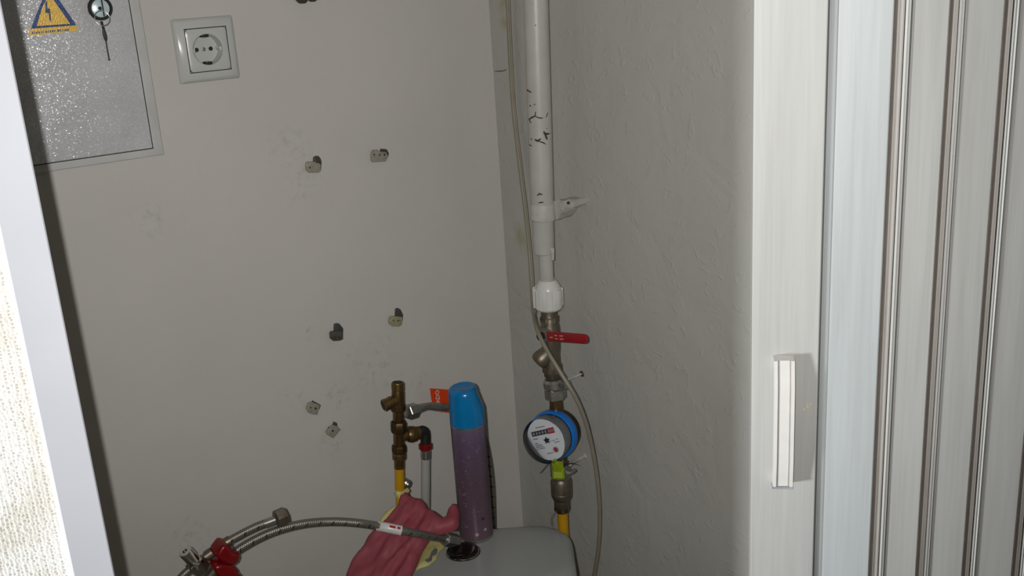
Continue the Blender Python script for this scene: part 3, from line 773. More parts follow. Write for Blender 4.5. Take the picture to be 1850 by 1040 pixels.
red_handle('valve_handle', 'rounded red valve handle on the short hose, upper of two', zp([(585, 690), (600, 635), (655, 560), (690, 525), (740, 530), (790, 570), (815, 620), (895, 640), (908, 690), (880, 760), (820, 805), (740, 800), (650, 745)], 300, 900, 7.43), aoff(395) - .002, .026, (400, 990))
red_handle('valve_handle', 'lobed red valve handle at the photo bottom, where the long hose starts', zp([(575, 880), (590, 825), (700, 790), (790, 800), (850, 830), (895, 880), (910, 930), (945, 955), (935, 1010), (880, 1050), (760, 1075), (680, 1040), (625, 950)], 300, 900, 7.43), aoff(395) - .002, .022, (392, 1024))
h2 = thing('long_braided_hose', hpt(365, 1080), 'long braided steel hose arching over the pink glove', 'hose')
pts = smooth([hpt(352, 1085, -.02), hpt(378, 1042), hpt(405, 1013), hpt(440, 986), hpt(490, 961), hpt(545, 946), hpt(600, 941.5), hpt(650, 944.5), hpt(700, 953), hpt(750, 963), hpt(806, 973)], 10)
bm = new(); add_tube(bm, pts, hu(7.0), 18, uv=True); obj('braided_tube', bm, mBRAID, h2)
bm = new(); add_tube(bm, [hpt(370, 1052), hpt(390, 1027)], hu(10), 16); obj('sleeve', bm, mBRONZE, h2)
bm = new(); add_tube(bm, smooth([hpt(683.5, 950.2), hpt(700, 953), hpt(725.5, 958.2)], 4), hu(8.4), 20); sv = obj('white_sleeve', bm, mWHITEP, h2)
bm = new()
for x0, x1 in ((704, 714), (718, 723)):
    add_prism(bm, [hpt(x0, 948 + (x0 - 704) * .2, .0085), hpt(x1, 948 + (x1 - 704) * .2, .0085), hpt(x1, 952 + (x1 - 704) * .2, .0085), hpt(x0, 952 + (x0 - 704) * .2, .0085)], N_A * .0006)
obj('red_print', bm, mINKR, sv)
bm = new(); add_tube(bm, [hpt(776, 968), hpt(806, 973.5)], hu(7.4), 18); obj('ferrule', bm, mSTEEL, h2)
na, nb_ = hpt(803, 973), hpt(825, 977)
bm = new(); add_hex(bm, na, nb_, hu(13), hint=(0.1, -.2, 1)); obj('hex_nut', bm, mSTEEL, h2)

# ------------------------------------------------------------------ pink glove lying over the lid
def inside(p, poly):
    c = False; n = len(poly)
    for i in range(n):
        (x1, y1), (x2, y2) = poly[i], poly[(i + 1) % n]
        if (y1 > p[1]) != (y2 > p[1]) and p[0] < (x2 - x1) * (p[1] - y1) / (y2 - y1) + x1: c = not c
    return c
def edist(p, poly):
    best = 1e9; n = len(poly)
    for i in range(n):
        ax, ay = poly[i]; bx_, by_ = poly[(i + 1) % n]; dx, dy = bx_ - ax, by_ - ay
        t = max(0, min(1, ((p[0] - ax) * dx + (p[1] - ay) * dy) / (dx * dx + dy * dy)))
        best = min(best, math.hypot(ax + t * dx - p[0], ay + t * dy - p[1]))
    return best
def cloth(outline_px, plane, thick, edge, fold, step=0.0055):
    """soft lumpy sheet lying on a plane (point, x axis, y axis, normal): rounded rim, folds on top"""
    O, ax1, ax2, nn = plane
    poly = []
    for x, y in outline_px:
        d = ray(x, y); p = CAM + d * ((O - CAM).dot(nn) / d.dot(nn)) - O; poly.append((p.dot(ax1), p.dot(ax2)))
    dense = []
    for i in range(len(poly)):
        a, b = Vector(poly[i]), Vector(poly[(i + 1) % len(poly)]); n = max(1, int((b - a).length / step))
        dense += [tuple(a + (b - a) * (k / n)) for k in range(n)]
    x0, x1 = min(p[0] for p in poly), max(p[0] for p in poly); y0, y1 = min(p[1] for p in poly), max(p[1] for p in poly)
    inner = []; yy = y0; row = 0
    while yy < y1:
        xx = x0 + (step / 2 if row % 2 else 0)
        while xx < x1:
            if inside((xx, yy), poly) and edist((xx, yy), poly) > step * .55: inner.append((xx, yy))
            xx += step
        yy += step * .87; row += 1
    from mathutils.geometry import delaunay_2d_cdt
    co = [Vector(p) for p in dense] + [Vector(p) for p in inner]
    ed = [(i, (i + 1) % len(dense)) for i in range(len(dense))]
    V, Ed, Fc, *_ = delaunay_2d_cdt(co, ed, [], 1, 1e-6)
    bm = new(); top, bot = [], []
    for p in V:
        d = edist((p.x, p.y), poly); e = min(1, d / edge); rim = math.sqrt(max(0, 1 - (1 - e) ** 2))
        q = O + ax1 * p.x + ax2 * p.y
        top.append(bm.verts.new(q + nn * (.0012 + thick * rim + fold((p.x, p.y), rim)))); bot.append(bm.verts.new(q))
    cnt = set()
    for fc in Fc:
        bm.faces.new([top[i] for i in fc]); bm.faces.new([bot[i] for i in fc][::-1])
        for i in range(len(fc)): cnt.add((fc[i], fc[(i + 1) % len(fc)]))
    for (a, b) in cnt:
        if (b, a) not in cnt: bm.faces.new((top[b], top[a], bot[a], bot[b]))
    return bm
flat = lambda z: (Vector((CAM.x, CAM.y, z)), right_h, fwd_h, UPZ)
g0, g1 = onZ(690, 1060, ZL + .003), onA(735, 886, .088)
gv = g1 - g0; gv = (gv - right_h * gv.dot(right_h)).normalized(); tilted = (g0, right_h, gv, right_h.cross(gv).normalized())
mGLOVE = simple('pink_rubber', rgb(142, 63, 74), 0.6, var=.1, nscale=35, bump=.15, bscale=220)
mLINING = simple('yellow_lining', rgb(196, 186, 120), 0.65, var=.1, nscale=60, bump=.15, bscale=200)
glove = thing('rubber_glove', onZ(680, 1030, ZL), 'crumpled pink rubber glove with yellow lining draped over the cistern', 'glove')
def folds(p, rim):
    return crease(p) * rim
def crease(p):
    s, t = p[0] * 46 - p[1] * 30, p[1] * 15 + p[0] * 12
    n = -abs(noise.noise(Vector((s, t * .6, 3.1)))) * .014 + .004
    n += -abs(noise.noise(Vector((s * 1.9 + 4, t * 1.6, 7.7)))) * .007 + .002
    return n + noise.noise(Vector((s * 4, t * 4, 1))) * .0012
pink = zp([(660, 270), (690, 170), (770, 105), (800, 160), (850, 180), (920, 190), (970, 240), (1000, 300), (1070, 330), (1120, 370), (1160, 400), (1200, 380), (1225, 300), (1270, 245), (1320, 250), (1345, 330), (1345, 480), (1300, 540), (1200, 570), (1100, 590), (1030, 630), (985, 690), (930, 780), (880, 900), (840, 1000), (780, 1120), (700, 1220), (300, 1230), (60, 1180), (100, 1010), (150, 890), (220, 790), (290, 700), (340, 600), (420, 510), (530, 420), (590, 340)], 610, 870, 6.117)
Zg = ZL + .004
bm = cloth(pink, tilted, .010, .016, folds, .0042); obj('glove_shell', bm, mGLOVE, glove, sharp=80)
cuff = zp([(615, 100), (700, 130), (790, 80), (800, 105), (720, 160), (690, 190), (640, 165)], 610, 870, 6.117)
bm = cloth(cuff, tilted, .013, .010, lambda p, r: 0, .003); obj('cuff_lining', bm, mLINING, glove, sharp=80)
edge_l = zp([(600, 285), (680, 260), (640, 330), (570, 400), (520, 450), (450, 470), (480, 400), (530, 340)], 610, 870, 6.117)
bm = cloth(edge_l, tilted, .004, .008, lambda p, r: 0, .004); obj('lining_edge', bm, mLINING, glove, sharp=80)
patch = zp([(860, 990), (900, 860), (940, 750), (1010, 640), (1100, 640), (1185, 660), (1180, 720), (1120, 780), (1090, 860), (1000, 930), (900, 960)], 610, 870, 6.117)
bm = cloth(patch, flat(ZL + .0008), .004, .008, lambda p, r: noise.noise(Vector((p[0] * 80, p[1] * 80, 1))) * .001 * r, .004); pt = obj('turned_out_lining', bm, mLINING, glove, sharp=80)
smear = zp([(960, 870), (1010, 840), (1040, 770), (1080, 730), (1105, 750), (1090, 800), (1050, 820), (1040, 870), (1000, 890)], 610, 870, 6.117)
bm = new(); add_prism(bm, [onZ(x, y, ZL + .0058) for x, y in smear], UPZ * .0006); obj('grey_smear', bm, simple('grey_grime', rgb(110, 112, 116), .5, var=.3, nscale=300), pt)

# ------------------------------------------------------------------ riser pipe and water meter on the right wall
OB = 0.042
def bu(w_): return w_ / F * 1.605
def Bp(px, py, d=0): return onB(px, py, OB + d)
ris = thing('riser_pipe', Bp(990, 505), 'white painted riser pipe with chipped paint on the right wall', 'pipe')
bm = new(); a, b = Bp(982.5, 457), Bp(966, -60); b = Vector((a.x + (b.x - a.x), b.y, b.z))
b2 = b + (b - a) * ((2.44 - b.z) / (b.z - a.z))
add_lathe(bm, a, b2, [(0, bu(17)), (.0015, bu(18.6)), (.05, bu(18.8)), (.06, bu(20)), (.12, bu(20)), ((b2 - a).length, bu(20.6))], 32); obj('main_pipe', bm, mPAINTP, ris)
pa, pd_ = a.copy(), (b2 - a).normalized()
def on_pipe(px, py, r):                     # point on the front of the riser
    d = ray(px, py); w = CAM - pa; dp = d - pd_ * d.dot(pd_); wp = w - pd_ * w.dot(pd_)
    A_, B_, C_ = dp.dot(dp), 2 * dp.dot(wp), wp.dot(wp) - r * r; q_ = B_ * B_ - 4 * A_ * C_
    return CAM + d * ((-B_ - math.sqrt(max(q_, 0))) / (2 * A_))
bm = new()
for ln_, th in (([(280, 525), (278, 545), (262, 552), (250, 560), (258, 578)], 1.0), ([(278, 545), (300, 555), (315, 553)], .8), ([(328, 552), (338, 528)], .6), ([(318, 615), (325, 630), (345, 628)], 1.5), ([(325, 633), (335, 655)], 1.3),
                ([(248, 678), (262, 685)], .7), ([(275, 655), (290, 662), (305, 650)], 1.3), ([(290, 662), (312, 668), (328, 678)], .8), ([(254, 495), (257, 497)], 1.2), ([(274, 490), (277, 491)], 1.1), ([(239, 421), (242, 425), (262, 434)], .8),
                ([(279, 118), (282, 118)], .9), ([(286, 917), (299, 910), (312, 914)], 1.0), ([(292, 952), (318, 950)], .9), ([(258, 645), (262, 658)], .6), ([(331, 600), (334, 604)], .6)):
    P_ = []
    for (x0, y0), (x1, y1) in zip(ln_, ln_[1:]):
        for k in range(4):
            t_ = k / 4; P_.append((x0 + (x1 - x0) * t_ + random.uniform(-1.2, 1.2), y0 + (y1 - y0) * t_ + random.uniform(-1.2, 1.2)))
    P_.append(ln_[-1])
    add_tube(bm, [on_pipe(860 + x / 2.6, y / 2.6, bu(20.25)) for x, y in P_], lambda q, th=th: .00085 * th * (.6 + .8 * math.sin(PI * q)), 6)
obj('paint_chips', bm, mDARK, ris)['kind'] = 'stuff'
bm = new(); add_lathe(bm, Bp(987.5, 506), Bp(985.5, 452), [(0, bu(12.5)), ((Bp(987.5, 506) - Bp(985.5, 452)).length, bu(12.5))], 24); obj('thin_pipe', bm, mPAINTP, ris)
bm = new(); a, b = Bp(992, 558), Bp(989.5, 505); L = (b - a).length; R0 = bu(25)
add_lathe(bm, a, b, [(0, R0 * .82), (L * .06, R0 * .95), (L * .2, R0), (L * .62, R0), (L * .86, R0 * .78), (L, R0 * .56)], 32); ad = obj('plastic_adapter', bm, mWHITEP, ris)
for i in range(8):
    x_, y_, d_ = frame_of(b - a); an = 2 * PI * i / 8 + .2; o_ = x_ * math.cos(an) + y_ * math.sin(an); t_ = d_.cross(o_)
    bm = new(); add_obox(bm, a + d_ * L * .42 + o_ * R0 * .93, o_, t_, d_, R0 * .2, R0 * .36, L * .6, R0 * .05); obj('grip_rib', bm, mWHITEP, ad)
# jagged drip of paint at the pipe end
bm = new(); add_prism(bm, [Bp(996, 448, .012), Bp(1001.5, 448, .008), Bp(1001, 470, .008), Bp(999, 470, .008), Bp(998, 458, .012)], Vector((-.002, 0, 0)), .0005); obj('paint_drip', bm, mPLAST, ris)

# pipe clamps anchored in the right wall
def rough_blob(bm, amp, sc, seed):
    for v in bm.verts:
        n = noise.noise_vector(v.co * sc + Vector((seed, 0, 0))); v.co += n * amp
t = thing('pipe_clamp', Bp(982, 400), 'plaster-caked pipe clamp around the white riser pipe', 'pipe clamp', 'pipe clamps on the right wall')
a, b = Bp(981, 397), Bp(980, 367); L = (b - a).length
bm = new(); add_lathe(bm, a, b, [(0, bu(20.4)), (L * .12, bu(22.3)), (L * .5, bu(21.2)), (L * .82, bu(22.0)), (L, bu(20.4))], 32); rough_blob(bm, .0008, 90, 1); obj('band', bm, mPLAST, t)
bm = new(); add_prism(bm, [onB(995, 366, .03), onB(1010, 361, .03), onB(1022, 363, .03), onB(1030, 361, .028), onB(1036, 370, .028), onB(1034, 376, .028), onB(1022, 374, .028), onB(1016, 384, .03), onB(1010, 390, .03), onB(1006, 396, .03), onB(995, 398, .03)], Vector((.0298, 0, 0)))
bmesh.ops.subdivide_edges(bm, edges=bm.edges[:], cuts=2, use_grid_fill=True); bmesh.ops.triangulate(bm, faces=bm.faces[:]); rough_blob(bm, .0025, 120, 5); obj('plaster_lug', bm, mPLAST, t, sharp=60)
p = onB(1028, 366, .030); bm = new(); add_lathe(bm, p, p + Vector((-.004, 0, 0)), [(0, .0022), (.003, .0018), (.0034, .0002)], 10); obj('screw', bm, mDARK, t)

# ball valve with red lever
val = thing('ball_valve', Bp(999, 684), 'nickel-brass ball valve with strainer and red lever on the riser', 'valve')
a, b = Bp(999, 683), Bp(991.5, 557); L = (b - a).length
def vy(y): return L * (683 - y) / (683 - 557)
bm = new()
add_lathe(bm, a, b, [(vy(683), bu(12)), (vy(678), bu(15.5)), (vy(660), bu(16)), (vy(650), bu(15)), (vy(640), bu(14.5)), (vy(630), bu(16)), (vy(617), bu(16.5)), (vy(606), bu(17)), (vy(597), bu(17.5)), (vy(588), bu(17)), (vy(582), bu(15.4)), (vy(574), bu(15.2)), (vy(572), bu(14.4)), (vy(557), bu(14.4))], 28)
vb = obj('valve_body', bm, mBRONZE, val)
bm = new(); a2, b2 = along(a, b, vy(582) / L), along(a, b, vy(570) / L); add_hex(bm, a2, b2, bu(17)); obj('hex_collar', bm, mBRONZE, val)
bm = new(); a2, b2 = along(a, b, vy(672) / L), along(a, b, vy(658) / L); add_hex(bm, a2, b2, bu(18)); obj('hex_collar', bm, mBRONZE, val)
# strainer leg, pointing down and to the left
s0 = along(a, b, vy(630) / L); s1 = s0 + (right_h * -.74 - fwd_h * .18 - UPZ * .60).normalized() * bu(36)
bm = new(); Ls = (s1 - s0).length
add_lathe(bm, s0, s1, [(0, bu(13)), (Ls * .42, bu(15)), (Ls * .6, bu(16.4)), (Ls * .84, bu(16.2)), (Ls * .95, bu(13.6)), (Ls, bu(8))], 24); obj('strainer', bm, mBRONZE, val)
# stem towards the viewer and lever
st = along(a, b, vy(598) / L); sd = (Vector((-.9, -.42, .1))).normalized()
bm = new(); add_lathe(bm, st, st + sd * .05, [(0, bu(11)), (.018, bu(11)), (.0185, bu(8)), (.026, bu(8)), (.0265, bu(4)), (.034, bu(4))], 20); stem = obj('stem', bm, mSTEEL, val)
bm = new(); add_hex(bm, st + sd * .027, st + sd * .034, bu(8)); obj('stem_nut', bm, mBLACK, stem)
l0 = st + sd * .0265; l1 = onB(1062, 612, .058); lx = (l1 - l0).normalized(); ln = (sd - lx * sd.dot(lx)).normalized(); lw = ln.cross(lx); LL = (l1 - l0).length
def lev(u, v, n=0): return l0 + lx * u + lw * v + ln * n
bm = add_prism(new(), [lev(-.008, -.008), lev(.012, -.0085), lev(.02, -.0075), lev(.02, .0075), lev(.012, .0085), lev(-.008, .008), lev(-.0105, 0)], ln * .002, .0005); obj('lever_root', bm, mSTEEL, val)
o_ = []
for i in range(9):
    an = -PI / 2 + PI * i / 8; o_.append(lev(LL - .0068 + .0068 * math.cos(an), .0068 * math.sin(an), -.0008))
bm = add_prism(new(), [lev(.014, .0074, -.0008), lev(.014, -.0074, -.0008)] + o_, ln * .0042, .0012); lvr = obj('lever', bm, mREDL, val)
bm = new()
for u_, v_, w_ in ((.022, -.001, .006), (.033, .0024, .006), (.033, -.0024, .006), (.044, .0024, .008), (.044, -.0024, .008)):
    if u_ + w_ < LL: add_prism(bm, [lev(u_, v_ - .0008, .0034), lev(u_ + w_, v_ - .0008, .0034), lev(u_ + w_, v_ + .0010, .0034), lev(u_, v_ + .0010, .0034)], ln * .0003)
obj('worn_lettering', bm, simple('worn_pink_print', rgb(206, 130, 126), .5), lvr)

# clamp between valve and meter, with its stud and plug
t = thing('pipe_clamp', Bp(1003, 718), 'steel pipe clamp with wall stud above the water meter', 'pipe clamp', 'pipe clamps on the right wall')
a, b = Bp(1003, 702), Bp(1001, 684); L = (b - a).length
bm = new(); add_lathe(bm, a, b, [(0, bu(17)), (L * .2, bu(20.5)), (L * .75, bu(20.5)), (L, bu(17))], 28); obj('band', bm, mSTEEL, t)
p = Bp(1020, 694, .008); bm = new(); add_obox(bm, p, Vector((1, 0, 0)), Vector((0, 1, 0)), UPZ, .014, .016, .013, .003); obj('lug', bm, mSTEEL, t)
bm = new(); add_tube(bm, smooth([onB(1022, 687, .035), onB(1034, 682, .018), onB(1046, 677, .004), onB(1052, 674.5, .001)], 4), lambda q: .0021, 8); obj('stud', bm, mPLAST, t)
bm = new(); p = onB(1051.5, 675, 0); add_lathe(bm, p, p + Vector((-.006, 0, 0)), [(0, .005), (.001, .0045), (.002, .003), (.003, .0005)], 10); rough_blob(bm, .0012, 200, 2); obj('wall_plug', bm, mDARK, t)

# water meter
met = thing('water_meter', Bp(1012, 835), 'round water meter with white dial and blue ring on brass body', 'water meter')
nb0, nb1 = Bp(1004.5, 720), Bp(1002.5, 701)
bm = new(); add_hex(bm, nb0, nb1, bu(19.5)); obj('union_nut', bm, mSTEEL, met)
a, b = Bp(1013, 868), Bp(1004, 718); L = (b - a).length
bm = new(); add_lathe(bm, a, b, [(0, bu(12)), (L * .25, bu(13.5)), (L * .38, bu(16)), (L * .75, bu(16)), (L * .9, bu(12)), (L, bu(12))], 28); obj('meter_pipe', bm, mBRASS, met)
mc = onB(1008, 779, OB)
vd = (CAM - mc).normalized(); lf = -cr; dn = -cu
ax = (vd * math.cos(.56) + (lf * .82 + dn * .57) * math.sin(.56)).normalized()
upm = (UPZ - ax * UPZ.dot(ax)).normalized()
upm = (Matrix.Rotation(math.radians(20), 3, ax) @ upm); rtm = upm.cross(ax).normalized()
# note: rotate so that the counter row drops to the right as in the photo
def mp(u_, v_, n=0): return mc + rtm * u_ + upm * v_ + ax * n
RM = bu(43)
bm = new(); add_lathe(bm, mc - ax * .020, mc + ax * .02, [(0, RM * .55), (.006, RM * .84), (.012, RM * .95), (.024, RM * .97), (.027, RM * .95)], 44); obj('meter_body', bm, mBRASSD, met)
bm = new(); add_lathe(bm, mc + ax * .007, mc + ax * .03, [(0, RM * 1.02), (.003, RM * 1.05), (.013, RM * 1.05), (.016, RM * 1.02), (.0165, RM * .92), (.010, RM * .91)], 48, caps=False); obj('blue_ring', bm, mBLUE, met)
bm = new()
ZF = .040
add_lathe(bm, mc + ax * .014, mc + ax * .03, [(0, RM * .90), (ZF - .017, RM * .92), (ZF - .0165, .0002)], 44); face = obj('dial_housing', bm, mFACE, met)
fz = ZF - .0016
# glass cover standing around the dial
bm = new(); add_lathe(bm, mc + ax * .022, mc + ax * .06, [(0, RM * .97), (ZF - .015, RM * .98), (ZF - .0125, RM * .955), (ZF - .0115, RM * .90), (ZF - .0112, .0002)], 48, caps=False); obj('glass_cover', bm, mCLEAR, met)
for i in range(5):
    an = math.radians(15 + i * 22); o_ = rtm * math.cos(an) + upm * math.sin(an); tt = ax.cross(o_)
    bm = new(); add_obox(bm, mc + ax * .030 + o_ * RM * .945, o_, tt, ax, .0012, .0008, .016, .0002); obj('cover_rib', bm, mFACE, met)
def decal(name, pts, mat, n=0.0, th=.0003):
    return obj(name, add_prism(new(), [mp(u_ * RM, v_ * RM, fz + n) for u_, v_ in pts], ax * th), mat, face)
def rect(u0, u1, v0, v1): return [(u0, v0), (u1, v0), (u1, v1), (u0, v1)]
decal('counter_window', rect(-.62, .16, .22, .42), mINK)
decal('red_counter', rect(.16, .48, .20, .44), mINKR)
bm = new()
for i in range(5):
    u_ = -.56 + i * .145; add_prism(bm, [mp(a_ * RM, b_ * RM, fz + .0003) for a_, b_ in rect(u_, u_ + .085, .265, .375)], ax * .0002)
for i in range(3):
    u_ = .19 + i * .1; add_prism(bm, [mp(a_ * RM, b_ * RM, fz + .0003) for a_, b_ in rect(u_, u_ + .055, .265, .375)], ax * .0002)
obj('counter_digits', bm, mINKG, face)
decal('star_wheel', [((.17 if k % 2 == 0 else .085) * math.sin(k * PI / 5) - .02, (.17 if k % 2 == 0 else .085) * math.cos(k * PI / 5) - .05) for k in range(10)], mINK)
decal('litre_dial', [(.26 + .13 * math.cos(k * PI / 10), -.50 + .13 * math.sin(k * PI / 10)) for k in range(20)], mINKG, 0, .0002)
decal('dial_needle', [(.17, -.45), (.25, -.40), (.35, -.47), (.34, -.56), (.25, -.60), (.20, -.52)], mINKR, .0003)
bm = new()
for u0, u1, v in ((-.35, .1, .53), (-.62, -.40, .08), (-.62, -.45, -.12), (-.62, -.3, -.20), (-.62, -.25, -.28), (-.48, -.2, -.36), (.1, .18, -.13), (.24, .36, -.13), (.42, .52, -.10), (.3, .55, -.22), (-.2, .1, -.62), (-.6, -.53, -.37)):
    add_prism(bm, [mp(a_ * RM, b_ * RM, fz) for a_, b_ in rect(u0, u1, v, v + .045)], ax * .0002)
obj('dial_print', bm, mINKG, face)

# seal, wires and clamp under the meter
t = thing('pipe_clamp', Bp(1012, 862), 'steel pipe clamp with wing screw below the water meter', 'pipe clamp', 'pipe clamps on the right wall')
a, b = Bp(1013, 862), Bp(1012, 836); L = (b - a).length
bm = new(); add_lathe(bm, a, b, [(0, bu(17)), (L * .2, bu(19)), (L * .8, bu(19)), (L, bu(17))], 28); obj('band', bm, mSTEEL, t)
bm = new(); add_tube(bm, smooth([Bp(1020, 850, .015), Bp(1027, 854, .012), Bp(1034, 852, .006), Bp(1040, 848, 0)], 4), lambda q: bu(4.5) * (1 - .35 * q), 10); obj('wing_screw', bm, mSTEEL, t)
bm = new(); add_tube(bm, smooth([onB(1030, 838, .04), onB(1038, 833, .022), onB(1048, 828, .006), onB(1057, 823, .001)], 4), lambda q: .0030 - .001 * q, 8); obj('stud', bm, mPLAST, t)
bm = new(); add_tube(bm, smooth([onB(1024, 838, .05), onB(1036, 837, .045), onB(1048, 841, .04)], 4), lambda q: .0012 * (1.2 - q), 6); obj('wire_end', bm, mDARK, t)
bm = new(); p = onB(1057, 824, 0); add_lathe(bm, p, p + Vector((-.005, 0, 0)), [(0, .0045), (.001, .004), (.002, .0025), (.003, .0005)], 10); rough_blob(bm, .0012, 200, 9); obj('wall_plug', bm, mPLAST, t)
t = thing('meter_seal', Bp(1009, 863, .03), 'lime green plastic tamper seal hanging below the meter dial', 'seal')
def sp_(x, y, d=0): return onB(x, y, OB + .030 + d)
NB = Vector((-.75, -.66, 0)).normalized()
bm = add_prism(new(), [sp_(997, 831), sp_(1003, 827), sp_(1008, 833), sp_(1015, 833), sp_(1017.5, 830), sp_(1018.5, 841), sp_(1017, 843), sp_(1020, 846), sp_(1021, 862), sp_(999, 862), sp_(998.5, 846), sp_(1000, 843)], NB * .007, .0012); obj('seal_body', bm, mLIME, t)
bm = add_prism(new(), [sp_(1001.5, 848), sp_(1017, 848), sp_(1018, 858.5), sp_(1002, 858.5)], NB * .0078); obj('seal_window', bm, simple('pale_lime', rgb(196, 214, 90), .15), t)
bm = new(); add_tube(bm, smooth([sp_(999, 834), onB(990, 838, .055), onB(982, 847, .05), onB(976, 854, .045)], 4), .0007, 6)
add_tube(bm, smooth([sp_(1004, 830), onB(1012, 827, .06), onB(1022, 836, .05)], 4), .0007, 6); obj('seal_wire', bm, mSTEEL, t)

# check valve and yellow pipe below
cv = thing('check_valve', Bp(1016, 922), 'dull brass check valve between the clamp and the yellow pipe', 'valve')
a, b = Bp(1016, 924), Bp(1013.5, 861); L = (b - a).length
def cy_(y): return L * (924 - y) / (924 - 861)
bm = new(); add_lathe(bm, a, b, [(cy_(924), bu(11)), (cy_(921), bu(13.5)), (cy_(914), bu(13.5)), (cy_(912), bu(14.8)), (cy_(901), bu(14.8)), (cy_(899), bu(17)), (cy_(894), bu(19.5)), (cy_(888), bu(19.8)), (cy_(887), bu(18.8)), (cy_(886), bu(19.8)), (cy_(868), bu(19.8)), (cy_(864), bu(17.5)), (cy_(861), bu(16))], 28); obj('valve_body', bm, mBRONZE, cv)
bm = new(); a2, b2 = along(a, b, cy_(922) / L), along(a, b, cy_(912) / L); add_hex(bm, a2, b2, bu(15)); obj('gland_nut', bm, mBRASSD, cv)
bm = new(); p0, p1 = Bp(1016.2, 923), Bp(1017.5, 950); add_tube(bm, [p0, p1, Vector((p1.x, p1.y, .1))], bu(10), 20)
tag(obj('yellow_pipe', bm, mYEL), 'yellow plastic pipe below the water meter behind the cistern', 'pipe')
bm = new(); add_tube(bm, smooth([onB(1003, 924, .055), onB(997, 932, .06), onB(995.5, 940, .06), onB(997, 950, .06)], 5), .0006, 6)
tag(obj('loose_wire', bm, mSTEEL), 'thin loose wire curling beside the yellow pipe under the meter', 'wire')

# ------------------------------------------------------------------ cable along the corner
cp = [(914, -60, .008), (917, 0, .008), (921, 90, .008), (927, 190, .008), (938, 290, .010), (949, 380, .014), (957, 460, .018), (961.5, 530, .030), (964, 565, .050), (971, 597, .080), (988, 632, .085), (1014, 675, .080), (1040, 718, .070), (1058, 762, .055), (1070, 810, .040), (1079, 865, .030), (1083.5, 925, .024), (1081.5, 985, .020), (1073, 1040, .018), (1060, 1090, .018)]
ct = onB(914, -60, .008)
bm = new(); add_tube(bm, smooth([Vector((ct.x, ct.y - .004, 2.44)), Vector((ct.x, ct.y - .002, 2.0))] + [onB(x, y, o) for x, y, o in cp], 8), .0032, 12)
cab_ = tag(obj('cable', bm, mCABLE), 'thin beige cable running down the corner and looping over the valve', 'cable')
bm = new(); add_tube(bm, smooth([onB(x + 2.6, y, o + .0012) for x, y, o in cp[:9]], 8), .0021, 8)
obj('second_conductor', bm, mCABLE, cab_)

# ------------------------------------------------------------------ folding door on the right
fd = thing('folding_door', cf(.36, .95, 0), 'white wood-grain plastic folding door pushed open on the right', 'folding door')
DY = 0.93
def dX(px, Y):                              # plan X of the vertical seen at column px in mid frame
    p = onY(px, 400, Y); return (p - CAM).dot(right_h)
ZB, ZT = 0.012, 2.03
def slab(name, a, b, th, mat, parent, front=0.0, bev=.001):
    a, b = Vector(a), Vector(b); d = (b - a).normalized(); n = Vector((d.y, -d.x))      # n faces the viewer
    if n.y > 0: n = -n
    p = [a + n * front, b + n * front, b + n * (front - th), a + n * (front - th)]
    bm = add_prism(new(), [cf(x, y, ZB) for x, y in p], (0, 0, ZT - ZB))
    if bev:
        bmesh.ops.bevel(bm, geom=[e for e in bm.edges if abs((e.verts[0].co - e.verts[1].co).z) > .5], offset=bev, segments=2, affect='EDGES')
    return obj(name, bm, mat, parent)
def pt_(px, Y): return (dX(px, Y), Y)
# leading post
Yc = [(1360, .936), (1486, .926)]
post = slab('leading_post', pt_(*Yc[0]), pt_(*Yc[1]), .022, mPOST, fd)
# columns: panel left/right, groove, hinge strips, gap  (px, distance)
cols = [
 dict(h0=(1489.5, .930), p0=(1504, .928), p1=(1598, .915), g=(1603.5, .922), s0=(1605, .920), s1=(1617, .919), w1=(1626.5, .917), gap=(1630.5, .923)),
 dict(p0=(1631, .921), p1=(1693, .919), g=(1699, .927), s0=(1699.5, .925), s1=(1708, .924), w1=(1717, .922), gap=(1720.5, .928)),
 dict(p0=(1721, .926), p1=(1786, .926), g=(1792, .934), s0=(1792.5, .932), s1=(1800, .931), w1=(1809, .928), gap=(1812.5, .935)),
 dict(p0=(1813, .932), p1=(1886, .934), g=(1892, .942), s0=(1892.5, .94), s1=(1900, .939), w1=(1909, .936), gap=(1912, .943)),
]
for i, c in enumerate(cols):
    if 'h0' in c:
        slab('hinge_strip', pt_(*c['h0']), pt_(c['p0'][0] - .6, c['p0'][1] + .002), .012, mPVC, fd)
    slab('door_panel', pt_(*c['p0']), pt_(*c['p1']), .010, mPVC if i == 0 else mPOST, fd)
    slab('hinge_groove', pt_(c['p1'][0] + .2, c['p1'][1] + .006), pt_(c['g'][0] + 1, c['g'][1] + .004), .006, mHINGED, fd, bev=0)
    slab('hinge_strip', pt_(*c['s0']), pt_(*c['s1']), .008, mHINGE, fd, bev=.0015)
    slab('hinge_bead', pt_(c['s1'][0] + .4, c['s1'][1]), pt_(*c['w1']), .008, mPOST, fd, bev=.002)
    slab('hinge_gap_shade', pt_(c['w1'][0], c['w1'][1] + .012), pt_(c['gap'][0] + 1.5, c['gap'][1] + .012), .004, mBLACK, fd, bev=0)  # black strip painted in for the shade of the deep gap
slab('seam_strip', pt_(1484, .936), pt_(1491, .937), .004, mHINGED, fd, bev=0)
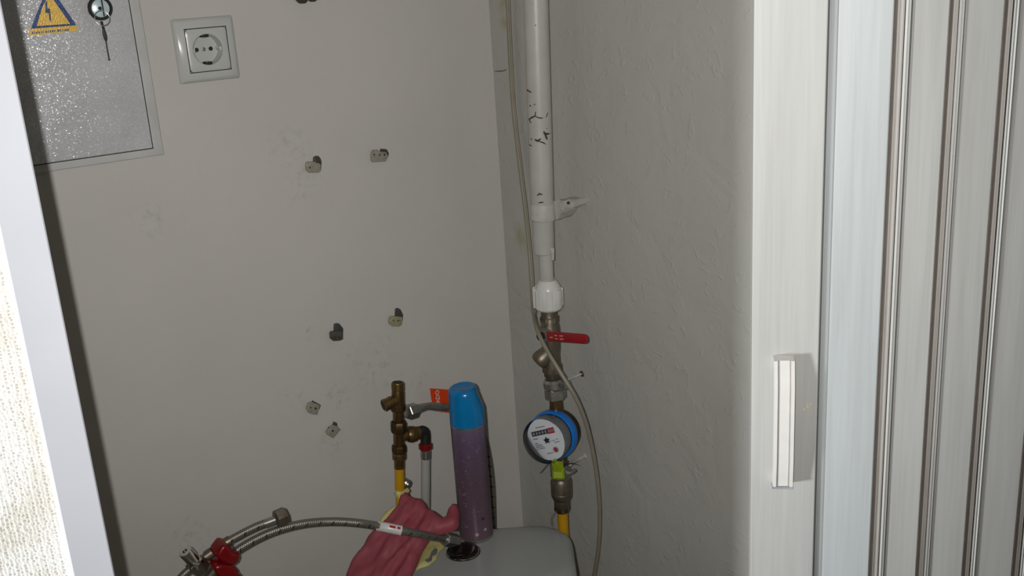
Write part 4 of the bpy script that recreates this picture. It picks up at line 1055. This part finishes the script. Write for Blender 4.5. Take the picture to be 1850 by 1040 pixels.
# door handle on the leading post
ha, hb2 = pt_(1414.5, .931), None
dv = (Vector(pt_(*Yc[1])) - Vector(pt_(*Yc[0]))).normalized()
hx = right_h * dv.x + fwd_h * dv.y; hn = hx.cross(UPZ); hn = hn if hn.dot(fwd_h) < 0 else -hn
def facept(px, py):                         # pixel -> point on the face of the post
    o = cf(*pt_(*Yc[0])); d = ray(px, py); return CAM + d * ((o - CAM).dot(hn) / d.dot(hn))
h_top, h_bot = facept(1414, 641), facept(1412.5, 871)
hw_ = 36 / F * 1.0 * .5 * (h_top - CAM).dot(fwd)
hdl = thing('handle_root', facept(1413, 871), 'x', 'x'); 
bpy.data.objects.remove(hdl)
bm = new(); zt_, zb_ = h_top.z, h_bot.z; xo = (h_top + h_bot) / 2
def hp3(w_, z, n): return Vector((xo.x, xo.y, 0)) + hx * w_ + hn * n + UPZ * z
def bar(w0, w1, prof):
    A = [hp3(w0, z, n) for z, n in prof]; return add_prism(new(), A, hx * (w1 - w0), 0)
SO = .015
outer = [(zt_, 0.0005), (zt_ - .002, .010), (zt_ - .030, SO), (zb_ + .030, SO), (zb_ + .002, .012), (zb_, .0005)]
inner = [(zb_ + .012, .0005), (zb_ + .016, .006), (zb_ + .036, SO - .008), (zt_ - .036, SO - .008), (zt_ - .016, .006), (zt_ - .012, .0005)]
bm = bar(-hw_, hw_, outer + inner)
bmesh.ops.bevel(bm, geom=[e for e in bm.edges if abs((e.verts[0].co - e.verts[1].co).dot(hx)) < 1e-5], offset=.0012, segments=2, affect='EDGES')
hnd = obj('handle', bm, mWHITEP, post)
hnd['label'] = 'white plastic pull handle'
for s in (-1, 1):
    o2 = [(z, n + (.0016 if n > .002 else 0)) for z, n in outer]; i2 = [(z, n - .0005) for z, n in outer[::-1]]
    bm = bar(s * hw_ - (.0032 if s > 0 else 0), s * hw_ + (.0032 if s < 0 else 0), o2 + i2); obj('handle_rail', bm, mWHITEP, hnd)
    bm = bar(s * (hw_ - .0042) - .0005, s * (hw_ - .0042) + .0005, [(z, n + (.0004 if n > .002 else 0)) for z, n in outer[1:-1]] + [(z, n - .001) for z, n in outer[1:-1][::-1]]); obj('handle_groove', bm, mHINGED, hnd)
bm = new(); add_obox(bm, hp3(0, zb_ + .0012, .008), hx, hn, UPZ, hw_ * 2, .012, .0018, .0003); obj('handle_end', bm, mINKG, hnd)
# yellow scuff on the post beside the handle
bm = new()
for (x, y, r) in ((1453, 739, 2.4), (1459, 734, 2.2), (1464, 729, 2.0), (1458, 730, 1.5)):
    p = facept(x, y); rr = r * .0005
    add_lathe(bm, p, p + hn, [(0, rr), (.0002, rr), (.0002, .0001)], 9)
obj('scuff', bm, simple('ochre_scuff', rgb(200, 192, 150), .5), post)
